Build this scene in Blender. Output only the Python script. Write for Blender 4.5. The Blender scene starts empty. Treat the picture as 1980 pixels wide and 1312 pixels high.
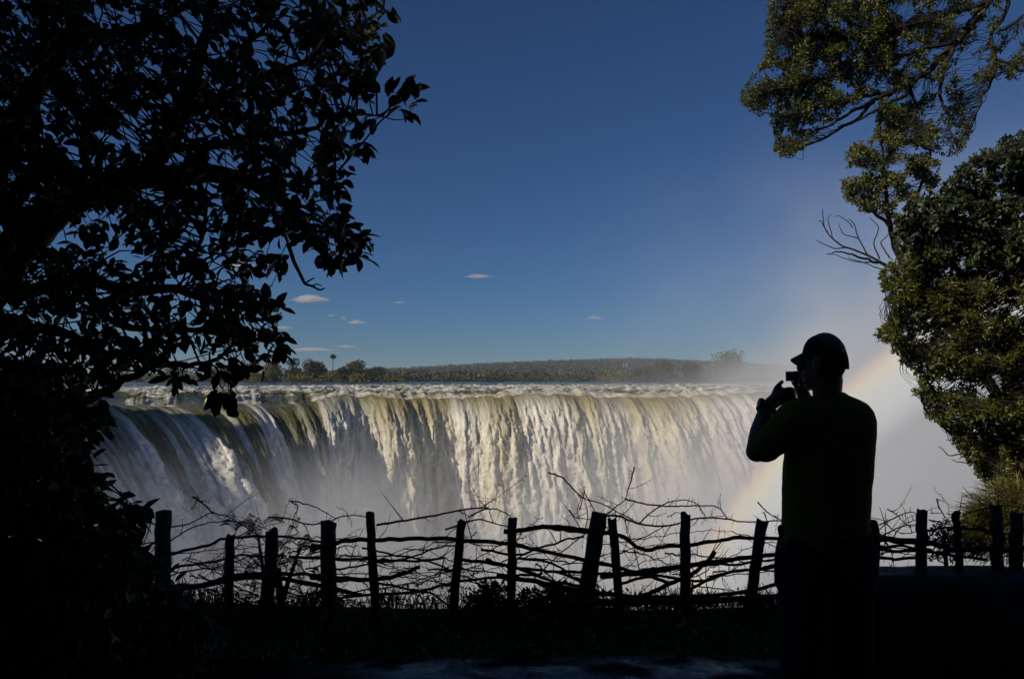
import bpy, math, random
import numpy as np
from mathutils import Vector, Matrix

# ------------------------------------------------------------------ camera, sky, sun, exposure
S = bpy.context.scene
C = S.collection
F_PX, CX, CY, HORIZON = 1500.0, 990.0, 656.0, 730.0          # focal length and centre in photo pixels
PITCH = math.atan((HORIZON - CY) / F_PX)
EYE = np.array([0.0, 0.0, 1.6])

cd = bpy.data.cameras.new("camera")
cd.sensor_width = 36.0
cd.lens = 36.0 * F_PX / 1980.0
cd.clip_start, cd.clip_end = 0.05, 30000.0
cam = bpy.data.objects.new("camera", cd)
cam.location = EYE
cam.rotation_euler = (math.pi / 2 + PITCH, 0, 0)
C.objects.link(cam)
S.camera = cam

SUN_EL, SUN_AZ = math.radians(30), math.radians(234)          # azimuth clockwise from +Y: behind, to the left
SUN = np.array([math.sin(SUN_AZ) * math.cos(SUN_EL), math.cos(SUN_AZ) * math.cos(SUN_EL), math.sin(SUN_EL)])

w = bpy.data.worlds.new("World")
S.world = w
w.use_nodes = True
wn = w.node_tree
wn.nodes.clear()
sky = wn.nodes.new("ShaderNodeTexSky")
sky.sky_type = 'NISHITA'
sky.sun_disc = False
sky.sun_elevation = SUN_EL
sky.sun_rotation = SUN_AZ
sky.altitude = 900
sky.air_density = 1.0
sky.dust_density = 0.0
sky.ozone_density = 5.0
bg = wn.nodes.new("ShaderNodeBackground")
bg.inputs[1].default_value = 0.05
wo = wn.nodes.new("ShaderNodeOutputWorld")
tint = wn.nodes.new("ShaderNodeMix")
tint.data_type, tint.blend_type = 'RGBA', 'MULTIPLY'
tint.inputs["Factor"].default_value = 1
tint.inputs["B"].default_value = (0.56, 0.88, 1.24, 1)       # the deep polarised blue of the photograph's sky
wn.links.new(sky.outputs[0], tint.inputs["A"])
wn.links.new(tint.outputs["Result"], bg.inputs[0])
wn.links.new(bg.outputs[0], wo.inputs[0])

sl = bpy.data.lights.new("sun", 'SUN')
sl.energy = 5.0
sl.angle = math.radians(0.5)
sl.color = (1.0, 0.88, 0.70)
so = bpy.data.objects.new("sun", sl)
so.rotation_euler = Vector(SUN).to_track_quat('Z', 'Y').to_euler()
so.location = (-30, -25, 40)
C.objects.link(so)

vs = S.view_settings
vs.view_transform = 'Standard'
vs.look = 'None'
vs.gamma = 1
vs.use_curve_mapping = False
vs.exposure = -0.48
S.display_settings.display_device = 'sRGB'

cy = S.cycles
cy.max_bounces = 8
cy.diffuse_bounces = 3
cy.glossy_bounces = 3
cy.transmission_bounces = 4
cy.transparent_max_bounces = 16
cy.volume_bounces = 4
cy.volume_step_rate = 0.6
cy.volume_max_steps = 256
cy.use_denoising = True
cy.use_adaptive_sampling = True
cy.adaptive_threshold = 0.015

# ------------------------------------------------------------------ helpers
rng = np.random.default_rng(7)
random.seed(7)


def P(px, py, d):
    """photo pixel -> world point at depth d (metres along +Y)"""
    x, yv, z = (px - CX), F_PX, -(py - CY)
    c, s = math.cos(PITCH), math.sin(PITCH)
    v = np.array([x, yv * c - z * s, yv * s + z * c])
    return EYE + v * (d / v[1])


def tag(o, label=None, cat=None, group=None, kind=None):
    if label: o['label'] = label
    if cat: o['category'] = cat
    if group: o['group'] = group
    if kind: o['kind'] = kind
    return o


def empty(name, loc, label=None, cat=None, group=None):
    o = bpy.data.objects.new(name, None)
    o.empty_display_size = 0.2
    o.location = loc
    C.objects.link(o)
    return tag(o, label, cat, group)


def build(name, verts, faces, mat, parent=None, smooth=False, attrs=None, uv=None):
    """verts (N,3) in world space; faces: list of (M,k) int arrays. Linked as one mesh object."""
    verts = np.asarray(verts, dtype=np.float64).reshape(-1, 3)
    origin = np.zeros(3)
    if parent is not None:
        origin = np.array(parent_world(parent))
    elif len(verts):
        origin = np.array([verts[:, 0].mean(), verts[:, 1].mean(), verts[:, 2].min()])
    if name in ABSOLUTE:
        origin = np.zeros(3)
    me = bpy.data.meshes.new(name)
    if isinstance(faces, np.ndarray):
        faces = [faces]
    faces = [np.asarray(f, dtype=np.int64) for f in faces if len(f)]
    nl = sum(f.size for f in faces)
    npoly = sum(len(f) for f in faces)
    me.vertices.add(len(verts))
    me.vertices.foreach_set("co", (verts - origin).astype(np.float32).ravel())
    me.loops.add(nl)
    me.loops.foreach_set("vertex_index", np.concatenate([f.ravel() for f in faces]).astype(np.int32))
    me.polygons.add(npoly)
    tot = np.concatenate([np.full(len(f), f.shape[1]) for f in faces]).astype(np.int32)
    start = np.concatenate([[0], np.cumsum(tot)[:-1]]).astype(np.int32)
    me.polygons.foreach_set("loop_start", start)
    me.polygons.foreach_set("loop_total", tot)
    if smooth:
        me.polygons.foreach_set("use_smooth", np.ones(npoly, dtype=bool))
    if attrs:
        for k, v in attrs.items():
            a = me.attributes.new(k, 'FLOAT', 'POINT')
            a.data.foreach_set("value", np.asarray(v, dtype=np.float32).ravel())
    me.update(calc_edges=True)
    me.validate()
    me.materials.append(mat)
    o = bpy.data.objects.new(name, me)
    C.objects.link(o)
    if parent is not None:
        o.parent = parent
    else:
        o.location = origin
    return o


ABSOLUTE = {"mist", "haze", "rainbow", "waterfall"}


def parent_world(p):
    v = Vector(p.location)
    while p.parent is not None:
        p = p.parent
        v += Vector(p.location)
    return v


class MB:
    """collects tubes and polygons for one mesh"""
    def __init__(self):
        self.v, self.f, self.n = [], {}, 0

    def add(self, verts, faces):
        verts = np.asarray(verts, float).reshape(-1, 3)
        for f in (faces if isinstance(faces, list) else [faces]):
            f = np.asarray(f, dtype=np.int64)
            self.f.setdefault(f.shape[1], []).append(f + self.n)
        self.v.append(verts)
        self.n += len(verts)

    def tube(self, pts, rad, sides=6, cap=True):
        pts = np.asarray(pts, float)
        n = len(pts)
        rad = np.broadcast_to(np.asarray(rad, float), (n,))
        t = np.gradient(pts, axis=0)
        t /= np.linalg.norm(t, axis=1)[:, None] + 1e-9
        ref = np.array([0, 0, 1.0]) if abs(t[:, 2]).mean() < 0.8 else np.array([0, 1.0, 0])
        a = np.cross(t, ref); a /= np.linalg.norm(a, axis=1)[:, None] + 1e-9
        b = np.cross(t, a)
        ang = np.arange(sides) * 2 * math.pi / sides
        ring = (np.cos(ang)[None, :, None] * a[:, None, :] + np.sin(ang)[None, :, None] * b[:, None, :])
        v = (pts[:, None, :] + ring * rad[:, None, None]).reshape(-1, 3)
        i = np.arange(n - 1)[:, None] * sides
        j = np.arange(sides)[None, :]
        k = (j + 1) % sides
        q = np.stack([i + j, i + k, i + sides + k, i + sides + j], -1).reshape(-1, 4)
        fs = [q]
        if cap:
            v = np.vstack([v, pts[:1], pts[-1:]])
            c0, c1 = n * sides, n * sides + 1
            jj = np.arange(sides); kk = (jj + 1) % sides
            fs.append(np.stack([np.full(sides, c0), kk, jj], -1))
            fs.append(np.stack([np.full(sides, c1), (n - 1) * sides + jj, (n - 1) * sides + kk], -1))
        self.add(v, fs)

    def build(self, name, mat, parent=None, smooth=False):
        if not self.v:
            return None
        return build(name, np.vstack(self.v), [np.vstack(x) for x in self.f.values()], mat, parent, smooth)


def smooth_path(pts, n):
    """Catmull-Rom through pts, n samples per segment"""
    p = np.asarray(pts, float)
    if len(p) < 3:
        t = np.linspace(0, 1, n + 1)[:, None]
        return p[0] * (1 - t) + p[-1] * t
    q = np.vstack([2 * p[0] - p[1], p, 2 * p[-1] - p[-2]])
    out = []
    for i in range(1, len(q) - 2):
        t = np.linspace(0, 1, n, endpoint=False)[:, None]
        a, b, c, d = q[i - 1], q[i], q[i + 1], q[i + 2]
        out.append(0.5 * (2 * b + (c - a) * t + (2 * a - 5 * b + 4 * c - d) * t * t + (3 * b - a - 3 * c + d) * t ** 3))
    out.append(p[-1:])
    return np.vstack(out)


def _h(ix, iy, iz, seed):
    h = (ix * 374761393 + iy * 668265263 + iz * 2147483647 + seed * 1442695041) & 0xFFFFFFFF
    h = ((h ^ (h >> 13)) * 1274126177) & 0xFFFFFFFF
    h = (h ^ (h >> 16)) & 0xFFFFFFFF
    return h


def perlin(x, y, z=0.0, seed=0):
    x, y, z = np.broadcast_arrays(np.asarray(x, float), np.asarray(y, float), np.asarray(z, float))
    xi, yi, zi = np.floor(x).astype(np.int64), np.floor(y).astype(np.int64), np.floor(z).astype(np.int64)
    xf, yf, zf = x - xi, y - yi, z - zi
    fade = lambda t: t * t * t * (t * (t * 6 - 15) + 10)
    u, v, ww = fade(xf), fade(yf), fade(zf)
    def g(dx, dy, dz):
        h = _h(xi + dx, yi + dy, zi + dz, seed)
        a = (h & 1023) / 1023.0 * 2 * np.pi
        cz = ((h >> 10) & 1023) / 1023.0 * 2 - 1
        s = np.sqrt(1 - cz * cz)
        return s * np.cos(a) * (xf - dx) + s * np.sin(a) * (yf - dy) + cz * (zf - dz)
    l = lambda a, b, t: a + (b - a) * t
    return 1.6 * l(l(l(g(0,0,0), g(1,0,0), u), l(g(0,1,0), g(1,1,0), u), v),
                   l(l(g(0,0,1), g(1,0,1), u), l(g(0,1,1), g(1,1,1), u), v), ww)


def fbm(x, y, z=0.0, oct=4, seed=0, gain=0.5):
    s, a, f = 0, 1.0, 1.0
    for i in range(oct):
        s = s + a * perlin(np.asarray(x) * f, np.asarray(y) * f, np.asarray(z) * f, seed + 17 * i)
        a *= gain; f *= 2.03
    return s


def sstep(a, b, x):
    t = np.clip((np.asarray(x, float) - a) / (b - a), 0, 1)
    return t * t * (3 - 2 * t)


def grid_faces(nr, nc):
    i = np.arange(nr - 1)[:, None] * nc
    j = np.arange(nc - 1)[None, :]
    return np.stack([i + j, i + j + 1, i + nc + j + 1, i + nc + j], -1).reshape(-1, 4)


def unit(v):
    return v / (np.linalg.norm(v, axis=-1, keepdims=True) + 1e-9)


def in_poly(px, py, poly):
    poly = np.asarray(poly, float)
    ins = np.zeros(len(px), bool)
    j = len(poly) - 1
    for i in range(len(poly)):
        xi, yi = poly[i]; xj, yj = poly[j]
        c = ((yi > py) != (yj > py)) & (px < (xj - xi) * (py - yi) / (yj - yi + 1e-9) + xi)
        ins ^= c
        j = i
    return ins


def leaf_mesh(base, axis, up, length, width, big=True):
    """leaves: base points, axis directions, up hints, lengths, width ratios -> verts, faces"""
    n = len(base)
    axis = unit(axis)
    side = unit(np.cross(axis, up))
    nor = np.cross(side, axis)
    L = length[:, None]; W = (length * width)[:, None]
    droop = rng.uniform(-0.05, 0.28, n)[:, None]
    pt = lambda t, s, l: base + axis * (t * L) + side * (s * W) + nor * (l * W) - nor * (droop * t * t * L)
    if big:
        v = np.stack([pt(0, 0, 0), pt(.26, .42, .14), pt(.55, .52, .18), pt(.82, .3, .1), pt(1, 0, 0), pt(.5, 0, 0),
                      pt(.82, -.3, .1), pt(.55, -.52, .18), pt(.26, -.42, .14)], 1).reshape(-1, 3)
        o = np.arange(n)[:, None] * 9
        f = np.vstack([o + np.array([[0, 5, 4, 3, 2, 1]]), o + np.array([[0, 8, 7, 6, 4, 5]])])
    else:
        v = np.stack([pt(0, 0, 0), pt(.45, .5, .12), pt(1, 0, 0), pt(.45, -.5, .12)], 1).reshape(-1, 3)
        o = np.arange(n)[:, None] * 4
        f = np.vstack([o + np.array([[0, 2, 1]]), o + np.array([[0, 3, 2]])])
    return v, f


# ------------------------------------------------------------------ materials
def new_mat(name):
    m = bpy.data.materials.new(name)
    m.use_nodes = True
    nt = m.node_tree
    b = nt.nodes["Principled BSDF"]
    return m, nt, b


def N(nt, t, **kw):
    n = nt.nodes.new(t)
    for k, v in kw.items():
        setattr(n, k, v)
    return n


def ramp(nt, fac, stops):
    r = N(nt, "ShaderNodeValToRGB")
    els = r.color_ramp.elements
    els.remove(els[-1])
    els[0].position = stops[0][0]
    els[0].color = (*stops[0][1], 1)
    for p, c in stops[1:]:
        e = els.new(p)
        e.color = (*c, 1)
    nt.links.new(fac, r.inputs[0])
    return r


def noise_mat(name, c1, c2, scale, rough=0.85, bump=0.3, detail=5, spec=0.3, stretch=None):
    m, nt, b = new_mat(name)
    tc = N(nt, "ShaderNodeTexCoord")
    nz = N(nt, "ShaderNodeTexNoise")
    nz.inputs["Scale"].default_value = scale
    nz.inputs["Detail"].default_value = detail
    src = tc.outputs["Object"]
    if stretch:
        mp = N(nt, "ShaderNodeMapping")
        mp.inputs["Scale"].default_value = stretch
        nt.links.new(src, mp.inputs[0]); src = mp.outputs[0]
    nt.links.new(src, nz.inputs["Vector"])
    r = ramp(nt, nz.outputs[0], [(0.3, c1), (0.7, c2)])
    nt.links.new(r.outputs[0], b.inputs["Base Color"])
    b.inputs["Roughness"].default_value = rough
    b.inputs["Specular IOR Level"].default_value = spec
    if bump:
        bp = N(nt, "ShaderNodeBump")
        bp.inputs["Strength"].default_value = bump
        bp.inputs["Distance"].default_value = 0.02
        nt.links.new(nz.outputs[0], bp.inputs["Height"])
        nt.links.new(bp.outputs[0], b.inputs["Normal"])
    return m


def leaf_mat(name, c1, c2, rough=0.42, trans=0.2, tcol=None, spec=0.4):
    m, nt, b = new_mat(name)
    ge = N(nt, "ShaderNodeNewGeometry")
    r = ramp(nt, ge.outputs["Random Per Island"], [(0.0, c1), (0.85, c2), (1.0, tuple(min(1, x * 1.5) for x in c2))])
    nt.links.new(r.outputs[0], b.inputs["Base Color"])
    b.inputs["Roughness"].default_value = rough
    b.inputs["Specular IOR Level"].default_value = spec
    if trans > 0:
        t = N(nt, "ShaderNodeBsdfTranslucent")
        t.inputs[0].default_value = (*(tcol or (0.14, 0.17, 0.02)), 1)
        mx = N(nt, "ShaderNodeMixShader")
        mx.inputs[0].default_value = trans
        nt.links.new(b.outputs[0], mx.inputs[1])
        nt.links.new(t.outputs[0], mx.inputs[2])
        nt.links.new(mx.outputs[0], nt.nodes["Material Output"].inputs[0])
    return m


M_BARK = noise_mat("bark", (0.02, 0.016, 0.012), (0.07, 0.055, 0.042), 14, 0.9, 0.6, stretch=(1, 1, .25))
M_BRANCH = noise_mat("dark_branch", (0.012, 0.011, 0.009), (0.035, 0.03, 0.024), 14, 0.9, 0.3)
M_WOOD = noise_mat("weathered_wood", (0.025, 0.02, 0.016), (0.075, 0.06, 0.048), 22, 0.9, 0.6, stretch=(1, 1, .2))
M_TWIG = noise_mat("twig", (0.03, 0.022, 0.016), (0.06, 0.045, 0.035), 30, 0.85, 0.0)
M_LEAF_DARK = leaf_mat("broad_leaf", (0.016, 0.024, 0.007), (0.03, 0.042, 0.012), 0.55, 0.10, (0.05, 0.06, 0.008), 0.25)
M_LEAF_FINE = leaf_mat("fine_leaf", (0.042, 0.05, 0.008), (0.092, 0.104, 0.016), 0.42, 0.26, (0.15, 0.165, 0.022))
M_LEAF_OLIVE = leaf_mat("olive_leaf", (0.075, 0.08, 0.022), (0.15, 0.15, 0.042), 0.5, 0.25, (0.15, 0.15, 0.03))
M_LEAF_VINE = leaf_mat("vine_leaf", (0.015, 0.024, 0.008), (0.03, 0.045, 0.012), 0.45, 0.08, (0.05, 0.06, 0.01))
M_WEED = leaf_mat("weed_leaf", (0.03, 0.042, 0.01), (0.06, 0.08, 0.018), 0.5, 0.2, (0.08, 0.1, 0.015))
M_REED = leaf_mat("reed_blade", (0.10, 0.10, 0.02), (0.2, 0.18, 0.045), 0.55, 0.2, (0.2, 0.19, 0.04))
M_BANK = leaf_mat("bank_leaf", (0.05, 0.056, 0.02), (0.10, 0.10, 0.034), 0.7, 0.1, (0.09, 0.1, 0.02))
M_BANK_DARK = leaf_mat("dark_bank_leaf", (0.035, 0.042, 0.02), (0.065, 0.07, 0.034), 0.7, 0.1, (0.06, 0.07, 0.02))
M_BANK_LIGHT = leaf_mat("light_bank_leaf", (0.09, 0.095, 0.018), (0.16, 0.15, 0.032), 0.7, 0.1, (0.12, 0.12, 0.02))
M_ROCK = noise_mat("basalt_rock", (0.02, 0.018, 0.016), (0.07, 0.062, 0.055), 0.6, 0.85, 0.8)
# ------------------------------------------------------------------ river, waterfall, gorge, far land
M_WATER, nt, b = new_mat("falling_water")
at = N(nt, "ShaderNodeAttribute", attribute_name="foam")
tn = N(nt, "ShaderNodeAttribute", attribute_name="silt")
au = N(nt, "ShaderNodeAttribute", attribute_name="along")
aq = N(nt, "ShaderNodeAttribute", attribute_name="down")
cx = N(nt, "ShaderNodeCombineXYZ")
nt.links.new(au.outputs["Fac"], cx.inputs[0]); nt.links.new(aq.outputs["Fac"], cx.inputs[1])
mp = N(nt, "ShaderNodeMapping"); mp.inputs["Scale"].default_value = (1.15, 0.26, 1)
nt.links.new(cx.outputs[0], mp.inputs[0])
nz = N(nt, "ShaderNodeTexNoise"); nz.inputs["Scale"].default_value = 1.1; nz.inputs["Detail"].default_value = 7; nz.inputs["Roughness"].default_value = 0.68
nt.links.new(mp.outputs[0], nz.inputs["Vector"])
ad = N(nt, "ShaderNodeMath", operation='MULTIPLY_ADD'); ad.inputs[1].default_value = 0.9; 
nt.links.new(nz.outputs[0], ad.inputs[0])
sb = N(nt, "ShaderNodeMath", operation='SUBTRACT'); nt.links.new(at.outputs["Fac"], sb.inputs[0]); sb.inputs[1].default_value = 0.45
nt.links.new(sb.outputs[0], ad.inputs[2])
cl = N(nt, "ShaderNodeClamp"); nt.links.new(ad.outputs[0], cl.inputs[0])
foamcol = N(nt, "ShaderNodeMix", data_type='RGBA')
foamcol.inputs["A"].default_value = (0.88, 0.86, 0.81, 1); foamcol.inputs["B"].default_value = (0.74, 0.64, 0.38, 1)
nt.links.new(tn.outputs["Fac"], foamcol.inputs["Factor"])
watcol = N(nt, "ShaderNodeMix", data_type='RGBA')
watcol.inputs["A"].default_value = (0.066, 0.072, 0.009, 1); watcol.inputs["B"].default_value = (0.4, 0.33, 0.13, 1)
nt.links.new(tn.outputs["Fac"], watcol.inputs["Factor"])
mix = N(nt, "ShaderNodeMix", data_type='RGBA')
nt.links.new(cl.outputs[0], mix.inputs["Factor"])
nt.links.new(watcol.outputs["Result"], mix.inputs["A"]); nt.links.new(foamcol.outputs["Result"], mix.inputs["B"])
nt.links.new(mix.outputs["Result"], b.inputs["Base Color"])
rr = N(nt, "ShaderNodeMapRange"); rr.inputs["To Min"].default_value = 0.22; rr.inputs["To Max"].default_value = 0.9
nt.links.new(cl.outputs[0], rr.inputs[0]); nt.links.new(rr.outputs[0], b.inputs["Roughness"])
b.inputs["Specular IOR Level"].default_value = 0.35
b.inputs["Subsurface Radius"].default_value = (1.0, 1.0, 1.0)
b.inputs["Subsurface Scale"].default_value = 0.5
sw = N(nt, "ShaderNodeMath", operation='MULTIPLY'); sw.inputs[1].default_value = 0.4
nt.links.new(cl.outputs[0], sw.inputs[0]); nt.links.new(sw.outputs[0], b.inputs["Subsurface Weight"])
bp = N(nt, "ShaderNodeBump"); bp.inputs["Strength"].default_value = 1.0; bp.inputs["Distance"].default_value = 0.8
nt.links.new(nz.outputs[0], bp.inputs["Height"]); nt.links.new(bp.outputs[0], b.inputs["Normal"])

M_RIVER, nt, b = new_mat("river_water")
at = N(nt, "ShaderNodeAttribute", attribute_name="foam")
mix = N(nt, "ShaderNodeMix", data_type='RGBA')
mix.inputs["A"].default_value = (0.012, 0.016, 0.016, 1); mix.inputs["B"].default_value = (0.78, 0.78, 0.76, 1)
nt.links.new(at.outputs["Fac"], mix.inputs["Factor"]); nt.links.new(mix.outputs["Result"], b.inputs["Base Color"])
rr = N(nt, "ShaderNodeMapRange"); rr.inputs["To Min"].default_value = 0.12; rr.inputs["To Max"].default_value = 0.9
nt.links.new(at.outputs["Fac"], rr.inputs[0]); nt.links.new(rr.outputs[0], b.inputs["Roughness"])

tcr = N(nt, "ShaderNodeTexCoord"); nzr = N(nt, "ShaderNodeTexNoise"); nzr.inputs["Scale"].default_value = 0.5; nzr.inputs["Detail"].default_value = 5
nt.links.new(tcr.outputs["Object"], nzr.inputs["Vector"])
bpr = N(nt, "ShaderNodeBump"); bpr.inputs["Strength"].default_value = 1.0; bpr.inputs["Distance"].default_value = 1.2
nt.links.new(nzr.outputs[0], bpr.inputs["Height"]); nt.links.new(bpr.outputs[0], b.inputs["Normal"])

# crest of the falls in plan: column in the photo -> distance
CR_PX = np.array([-420, -150, 200, 500, 800, 1100, 1400, 1700, 2000, 2400.])
CR_D = np.array([62, 73, 92, 109, 121, 129, 140, 160, 185, 215.])
NU, NV0, NV1 = 1250, 110, 430
pxs = np.linspace(-380, 1950, NU)
ctrl = np.stack([(CR_PX - CX) / F_PX * CR_D, CR_D], 1)
dense = smooth_path(ctrl, 60)
dpx = dense[:, 0] / dense[:, 1] * F_PX + CX
crest = np.stack([np.interp(pxs, dpx, dense[:, 0]), np.interp(pxs, dpx, dense[:, 1])], 1)
tng = np.gradient(crest, axis=0)
seg = np.linalg.norm(tng, axis=1)
U = np.cumsum(seg)
tng /= seg[:, None]
nrm = np.stack([tng[:, 1], -tng[:, 0]], 1)                     # towards the gorge
for _ in range(80):
    nrm[1:-1] = (nrm[:-2] + nrm[1:-1] * 2 + nrm[2:]) / 4
nrm = unit(nrm)
bulge = 2.2 * fbm(U * 0.07, 3.1, 0, 3, 5) + 1.1 * fbm(U * .3, 9.7, 0, 3, 8)
crest = crest + nrm * bulge[:, None]
Z_ON = np.interp(pxs, [100, 180, 230, 262, 300, 312, 322, 345, 380, 425, 445, 458, 485, 500, 512, 545, 566, 580, 605, 622, 650, 690, 712, 722, 760, 800, 850, 880, 925, 950, 985, 1010, 1050, 1080, 1130, 1150, 1165, 1190, 1230, 1290, 1335, 1400, 1700],
                      [12, 14, 19, 22, 15, 1, 1, 16, 26, 24, 13, 0, 0, 6, 15, 17, 7, 14, 11, 1, 0, 1.5, 4, 6, 7, 8, 6, 1, 3, 10, 5, 0, 0, 3, 6, 4, 0, 4, 8, 6, 1, 0, 0])
Z_ON = Z_ON * np.interp(pxs, [600, 680, 760], [.4, .34, .2])
Z_ON = Z_ON * np.where(pxs < 640, .12 + .88 * sstep(-.42, .05, fbm(U * .42, 6.6, 0, 3, 23)), 1)
SILT = np.interp(pxs, [600, 690, 722, 800, 850, 880, 915, 950, 985, 1010, 1060, 1100, 1140, 1165, 1200, 1290, 1345, 1400, 1500],
                      [.12, .25, .75, .9, .7, .2, .45, 1, .8, .15, .15, .6, .85, .25, .8, .85, .5, .2, .1])
VL = np.interp(pxs, [-300, 250, 480, 640, 900, 1200, 1400, 1900], [10.0, 10.0, 9.5, 6.0, 4.2, 5.5, 7.0, 6.0]) + 0.7 * fbm(U * 0.11, 0.3, 0, 3, 21)
ZC = np.interp(pxs, [-100, 200, 330, 480, 600, 640, 720, 860, 1000, 1100, 1250, 1340, 1450, 1700], [-1.2, -1.5, -1.9, -2.1, -1.9, -.9, -1.3, -1.6, -1.0, -1.2, -1.9, -1.5, -.9, -1.0]) + 0.3 * fbm(U * 0.10, 5.5, 0, 4, 31, .6) + .28 * fbm(U * .33, 8.1, 0, 3, 34, .6) + .25 * (1 - sstep(0, 3, Z_ON)) * fbm(U * .5, 2.2, 0, 2, 33)
q0 = -np.linspace(1, 0, NV0) ** 1.6 * 46
t1 = np.sqrt(np.linspace(0.0, 1, NV1 + 1)[1:] ** 1.15 * 74 / 4.9)
UPD = np.array([-0.12, 0.993])
VX = np.zeros((NV0 + NV1, NU, 3)); DEP = np.zeros((NV0 + NV1, NU)); Q = np.zeros_like(DEP)
up = -nrm * 0.35 + UPD[None, :] * 0.65
up = unit(up)
for i in range(NV0):
    q = q0[i]
    VX[i, :, :2] = crest - up * q
    VX[i, :, 2] = ZC * np.exp(q / 14) + (-0.42) * (1 - np.exp(q / 14)) + 0.0
    Q[i] = q
for i in range(NV1):
    t = t1[i]
    VX[NV0 + i, :, :2] = crest + nrm * (VL * t * (1 - 0.06 * t))[:, None]
    VX[NV0 + i, :, 2] = ZC - 4.9 * t * t
    DEP[NV0 + i] = 4.9 * t * t
    Q[NV0 + i] = 4.9 * t * t + VL * t * 0.4
UU = np.broadcast_to(U[None, :], Q.shape)
# folds and billows along the local normal
du = np.gradient(VX, axis=1); dv = np.gradient(VX, axis=0)
NN = np.cross(dv, du); NN /= np.linalg.norm(NN, axis=2, keepdims=True) + 1e-9
NN *= np.where((NN[..., :2] * nrm[None]).sum(-1) + NN[..., 2] < 0, -1, 1)[..., None]
wob = 1.6 * fbm(UU * .05, Q * .03, 1.5, 2, 3)
warp = UU + 3.5 * fbm(UU * .06, Q * .006, 9.1, 2, 40)
st1 = 1.25 * fbm(warp * .085, Q * .011, 0.5, 3, 41, .62)
patch = sstep(-.35, .45, fbm(UU * .05, Q * .03, 12.3, 3, 42))
st2 = 1 - np.abs(fbm(UU * .42 + wob * .5, Q * .03, 2.5, 2, 43)) * 1.4
st3 = fbm(UU * 1.1 + wob, Q * .07, 7.5, 3, 47)
bil = 1 - np.abs(fbm(UU * .36, Q * .11, 4.5, 5, 53, 0.58)) * 1.2
bil2 = np.abs(perlin(UU * .9, Q * .5, 1.2, 54)) + .5 * np.abs(perlin(UU * 2.0, Q * 1.1, 3.2, 55))
ramp_d = sstep(0.5, 14, DEP)
onset = Z_ON[None, :] * (1 + 0.45 * st2 - .2) + 3.8 * st3 * sstep(0, 4, Z_ON)[None, :]
foam_in = sstep(-0.8, 1.4, (DEP - onset) / (2.2 + Z_ON[None, :] * .6))
fin = fbm(UU * 1.35 + wob, Q * .24, 6.1, 5, 57, .68)
grain = np.abs(fbm(UU * 1.25 + wob, Q * .2, 2.1, 4, 58, .62))
puff = 1 - np.abs(fbm(UU * .2 + wob * .4, Q * .085, 14.2, 5, 59, .6)) * 1.3
disp = ramp_d * (2.1 * st1 + (.1 + .32 * patch) * st2 + (.06 + .2 * patch) * st3) + foam_in * sstep(0, 8, DEP) * ((.9 - .5 * patch) * puff * sstep(4, 22, DEP) + (.15 + .3 * patch) * bil - .25 + (.22 + .2 * patch) * fin + .2 * grain) + .06 * st3 + .25 * fin * sstep(0, 3, DEP)
# the rapids above the lip
near = sstep(-46, -34, Q) * (DEP <= 0)
rap = 1 - np.abs(fbm(UU * .11, Q * .23, 8.8, 4, 61)) * 1.8
rap2 = fbm(UU * .6, Q * .9, 2.2, 3, 63)
calm = sstep(1, 9, Z_ON)[None, :] * sstep(-16, -4, Q) * (DEP <= 0)
rapamp = (DEP <= 0) * (1 - calm) * sstep(0.0, -3, Q) 
VX += NN * disp[..., None] * (1 - (DEP <= 0))[..., None]
VX[..., 2] += rapamp * (0.6 * np.clip(rap, -.6, 1) + 0.3 * rap2) * sstep(-46, -40, Q) + 0.06 * st3 * (DEP <= 0)
foam_top = sstep(0.74, 1.2, rap + .38 * rap2 + .12 * (1 - calm) * sstep(-40, -18, Q) - .55 * calm) * (1 - .75 * calm)
foam_top = np.maximum(foam_top, sstep(-7, 0, Q) * (1 - sstep(0, 5, Z_ON))[None, :] * .8)
FO = np.where(DEP <= 0, foam_top * .9, foam_in * (.84 + .16 * st1 + .10 * st2 + .14 * st3 + .26 * fin) * (.92 + .12 * bil))
FO = np.clip(FO, 0, 1)
SI = np.clip(.85 * SILT[None, :] * (1.15 - DEP / 40) * (0.8 + .5 * st3 + .25 * st1), 0, 1) * sstep(-6, 1, Q)
fall = build("waterfall", VX.reshape(-1, 3), grid_faces(NV0 + NV1, NU), M_WATER, None, True,
             {"foam": FO, "silt": SI, "along": UU, "down": Q})
tag(fall, kind="structure")

# river above the falls
NR, NC = 300, 900
pxr = np.linspace(-900, 2900, NC)
base = np.stack([np.interp(pxr, pxs, crest[:, 0] - up[:, 0] * q0[0]), np.interp(pxr, pxs, crest[:, 1] - up[:, 1] * q0[0])], 1)
lo = pxr < pxs[0]; hi = pxr > pxs[-1]
ext = lambda p, D: np.stack([(p - CX) / F_PX * D, D + 0 * p], 1)
base[lo] = ext(pxr[lo], np.interp(pxr[lo], [-900, pxs[0]], [110, base[~lo][0, 1]]))
base[hi] = ext(pxr[hi], np.interp(pxr[hi], [pxs[-1], 2900], [base[~hi][-1, 1], 330]))
sr = np.linspace(0, 1, NR) ** 2.1
FARY = 900.0
RV = np.zeros((NR, NC, 3))
RV[..., 0] = base[None, :, 0] * (1 + sr[:, None] * (FARY / base[None, :, 1] - 1))
RV[..., 1] = base[None, :, 1] + sr[:, None] * (FARY - base[None, :, 1])
yy, xx = RV[..., 1], RV[..., 0]
rp = 1 - np.abs(fbm(xx * .06, yy * .16, 1.1, 4, 71)) * 1.9
fade = np.exp(-(yy - base[None, :, 1]) / 22)
RV[..., 2] = -0.42 + (0.12 + .42 * fade) * np.clip(rp, -.5, 1) + .08 * fbm(xx * .4, yy * .5, 0, 2, 73) - .02
RV[0, :, 2] -= 0.35
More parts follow.
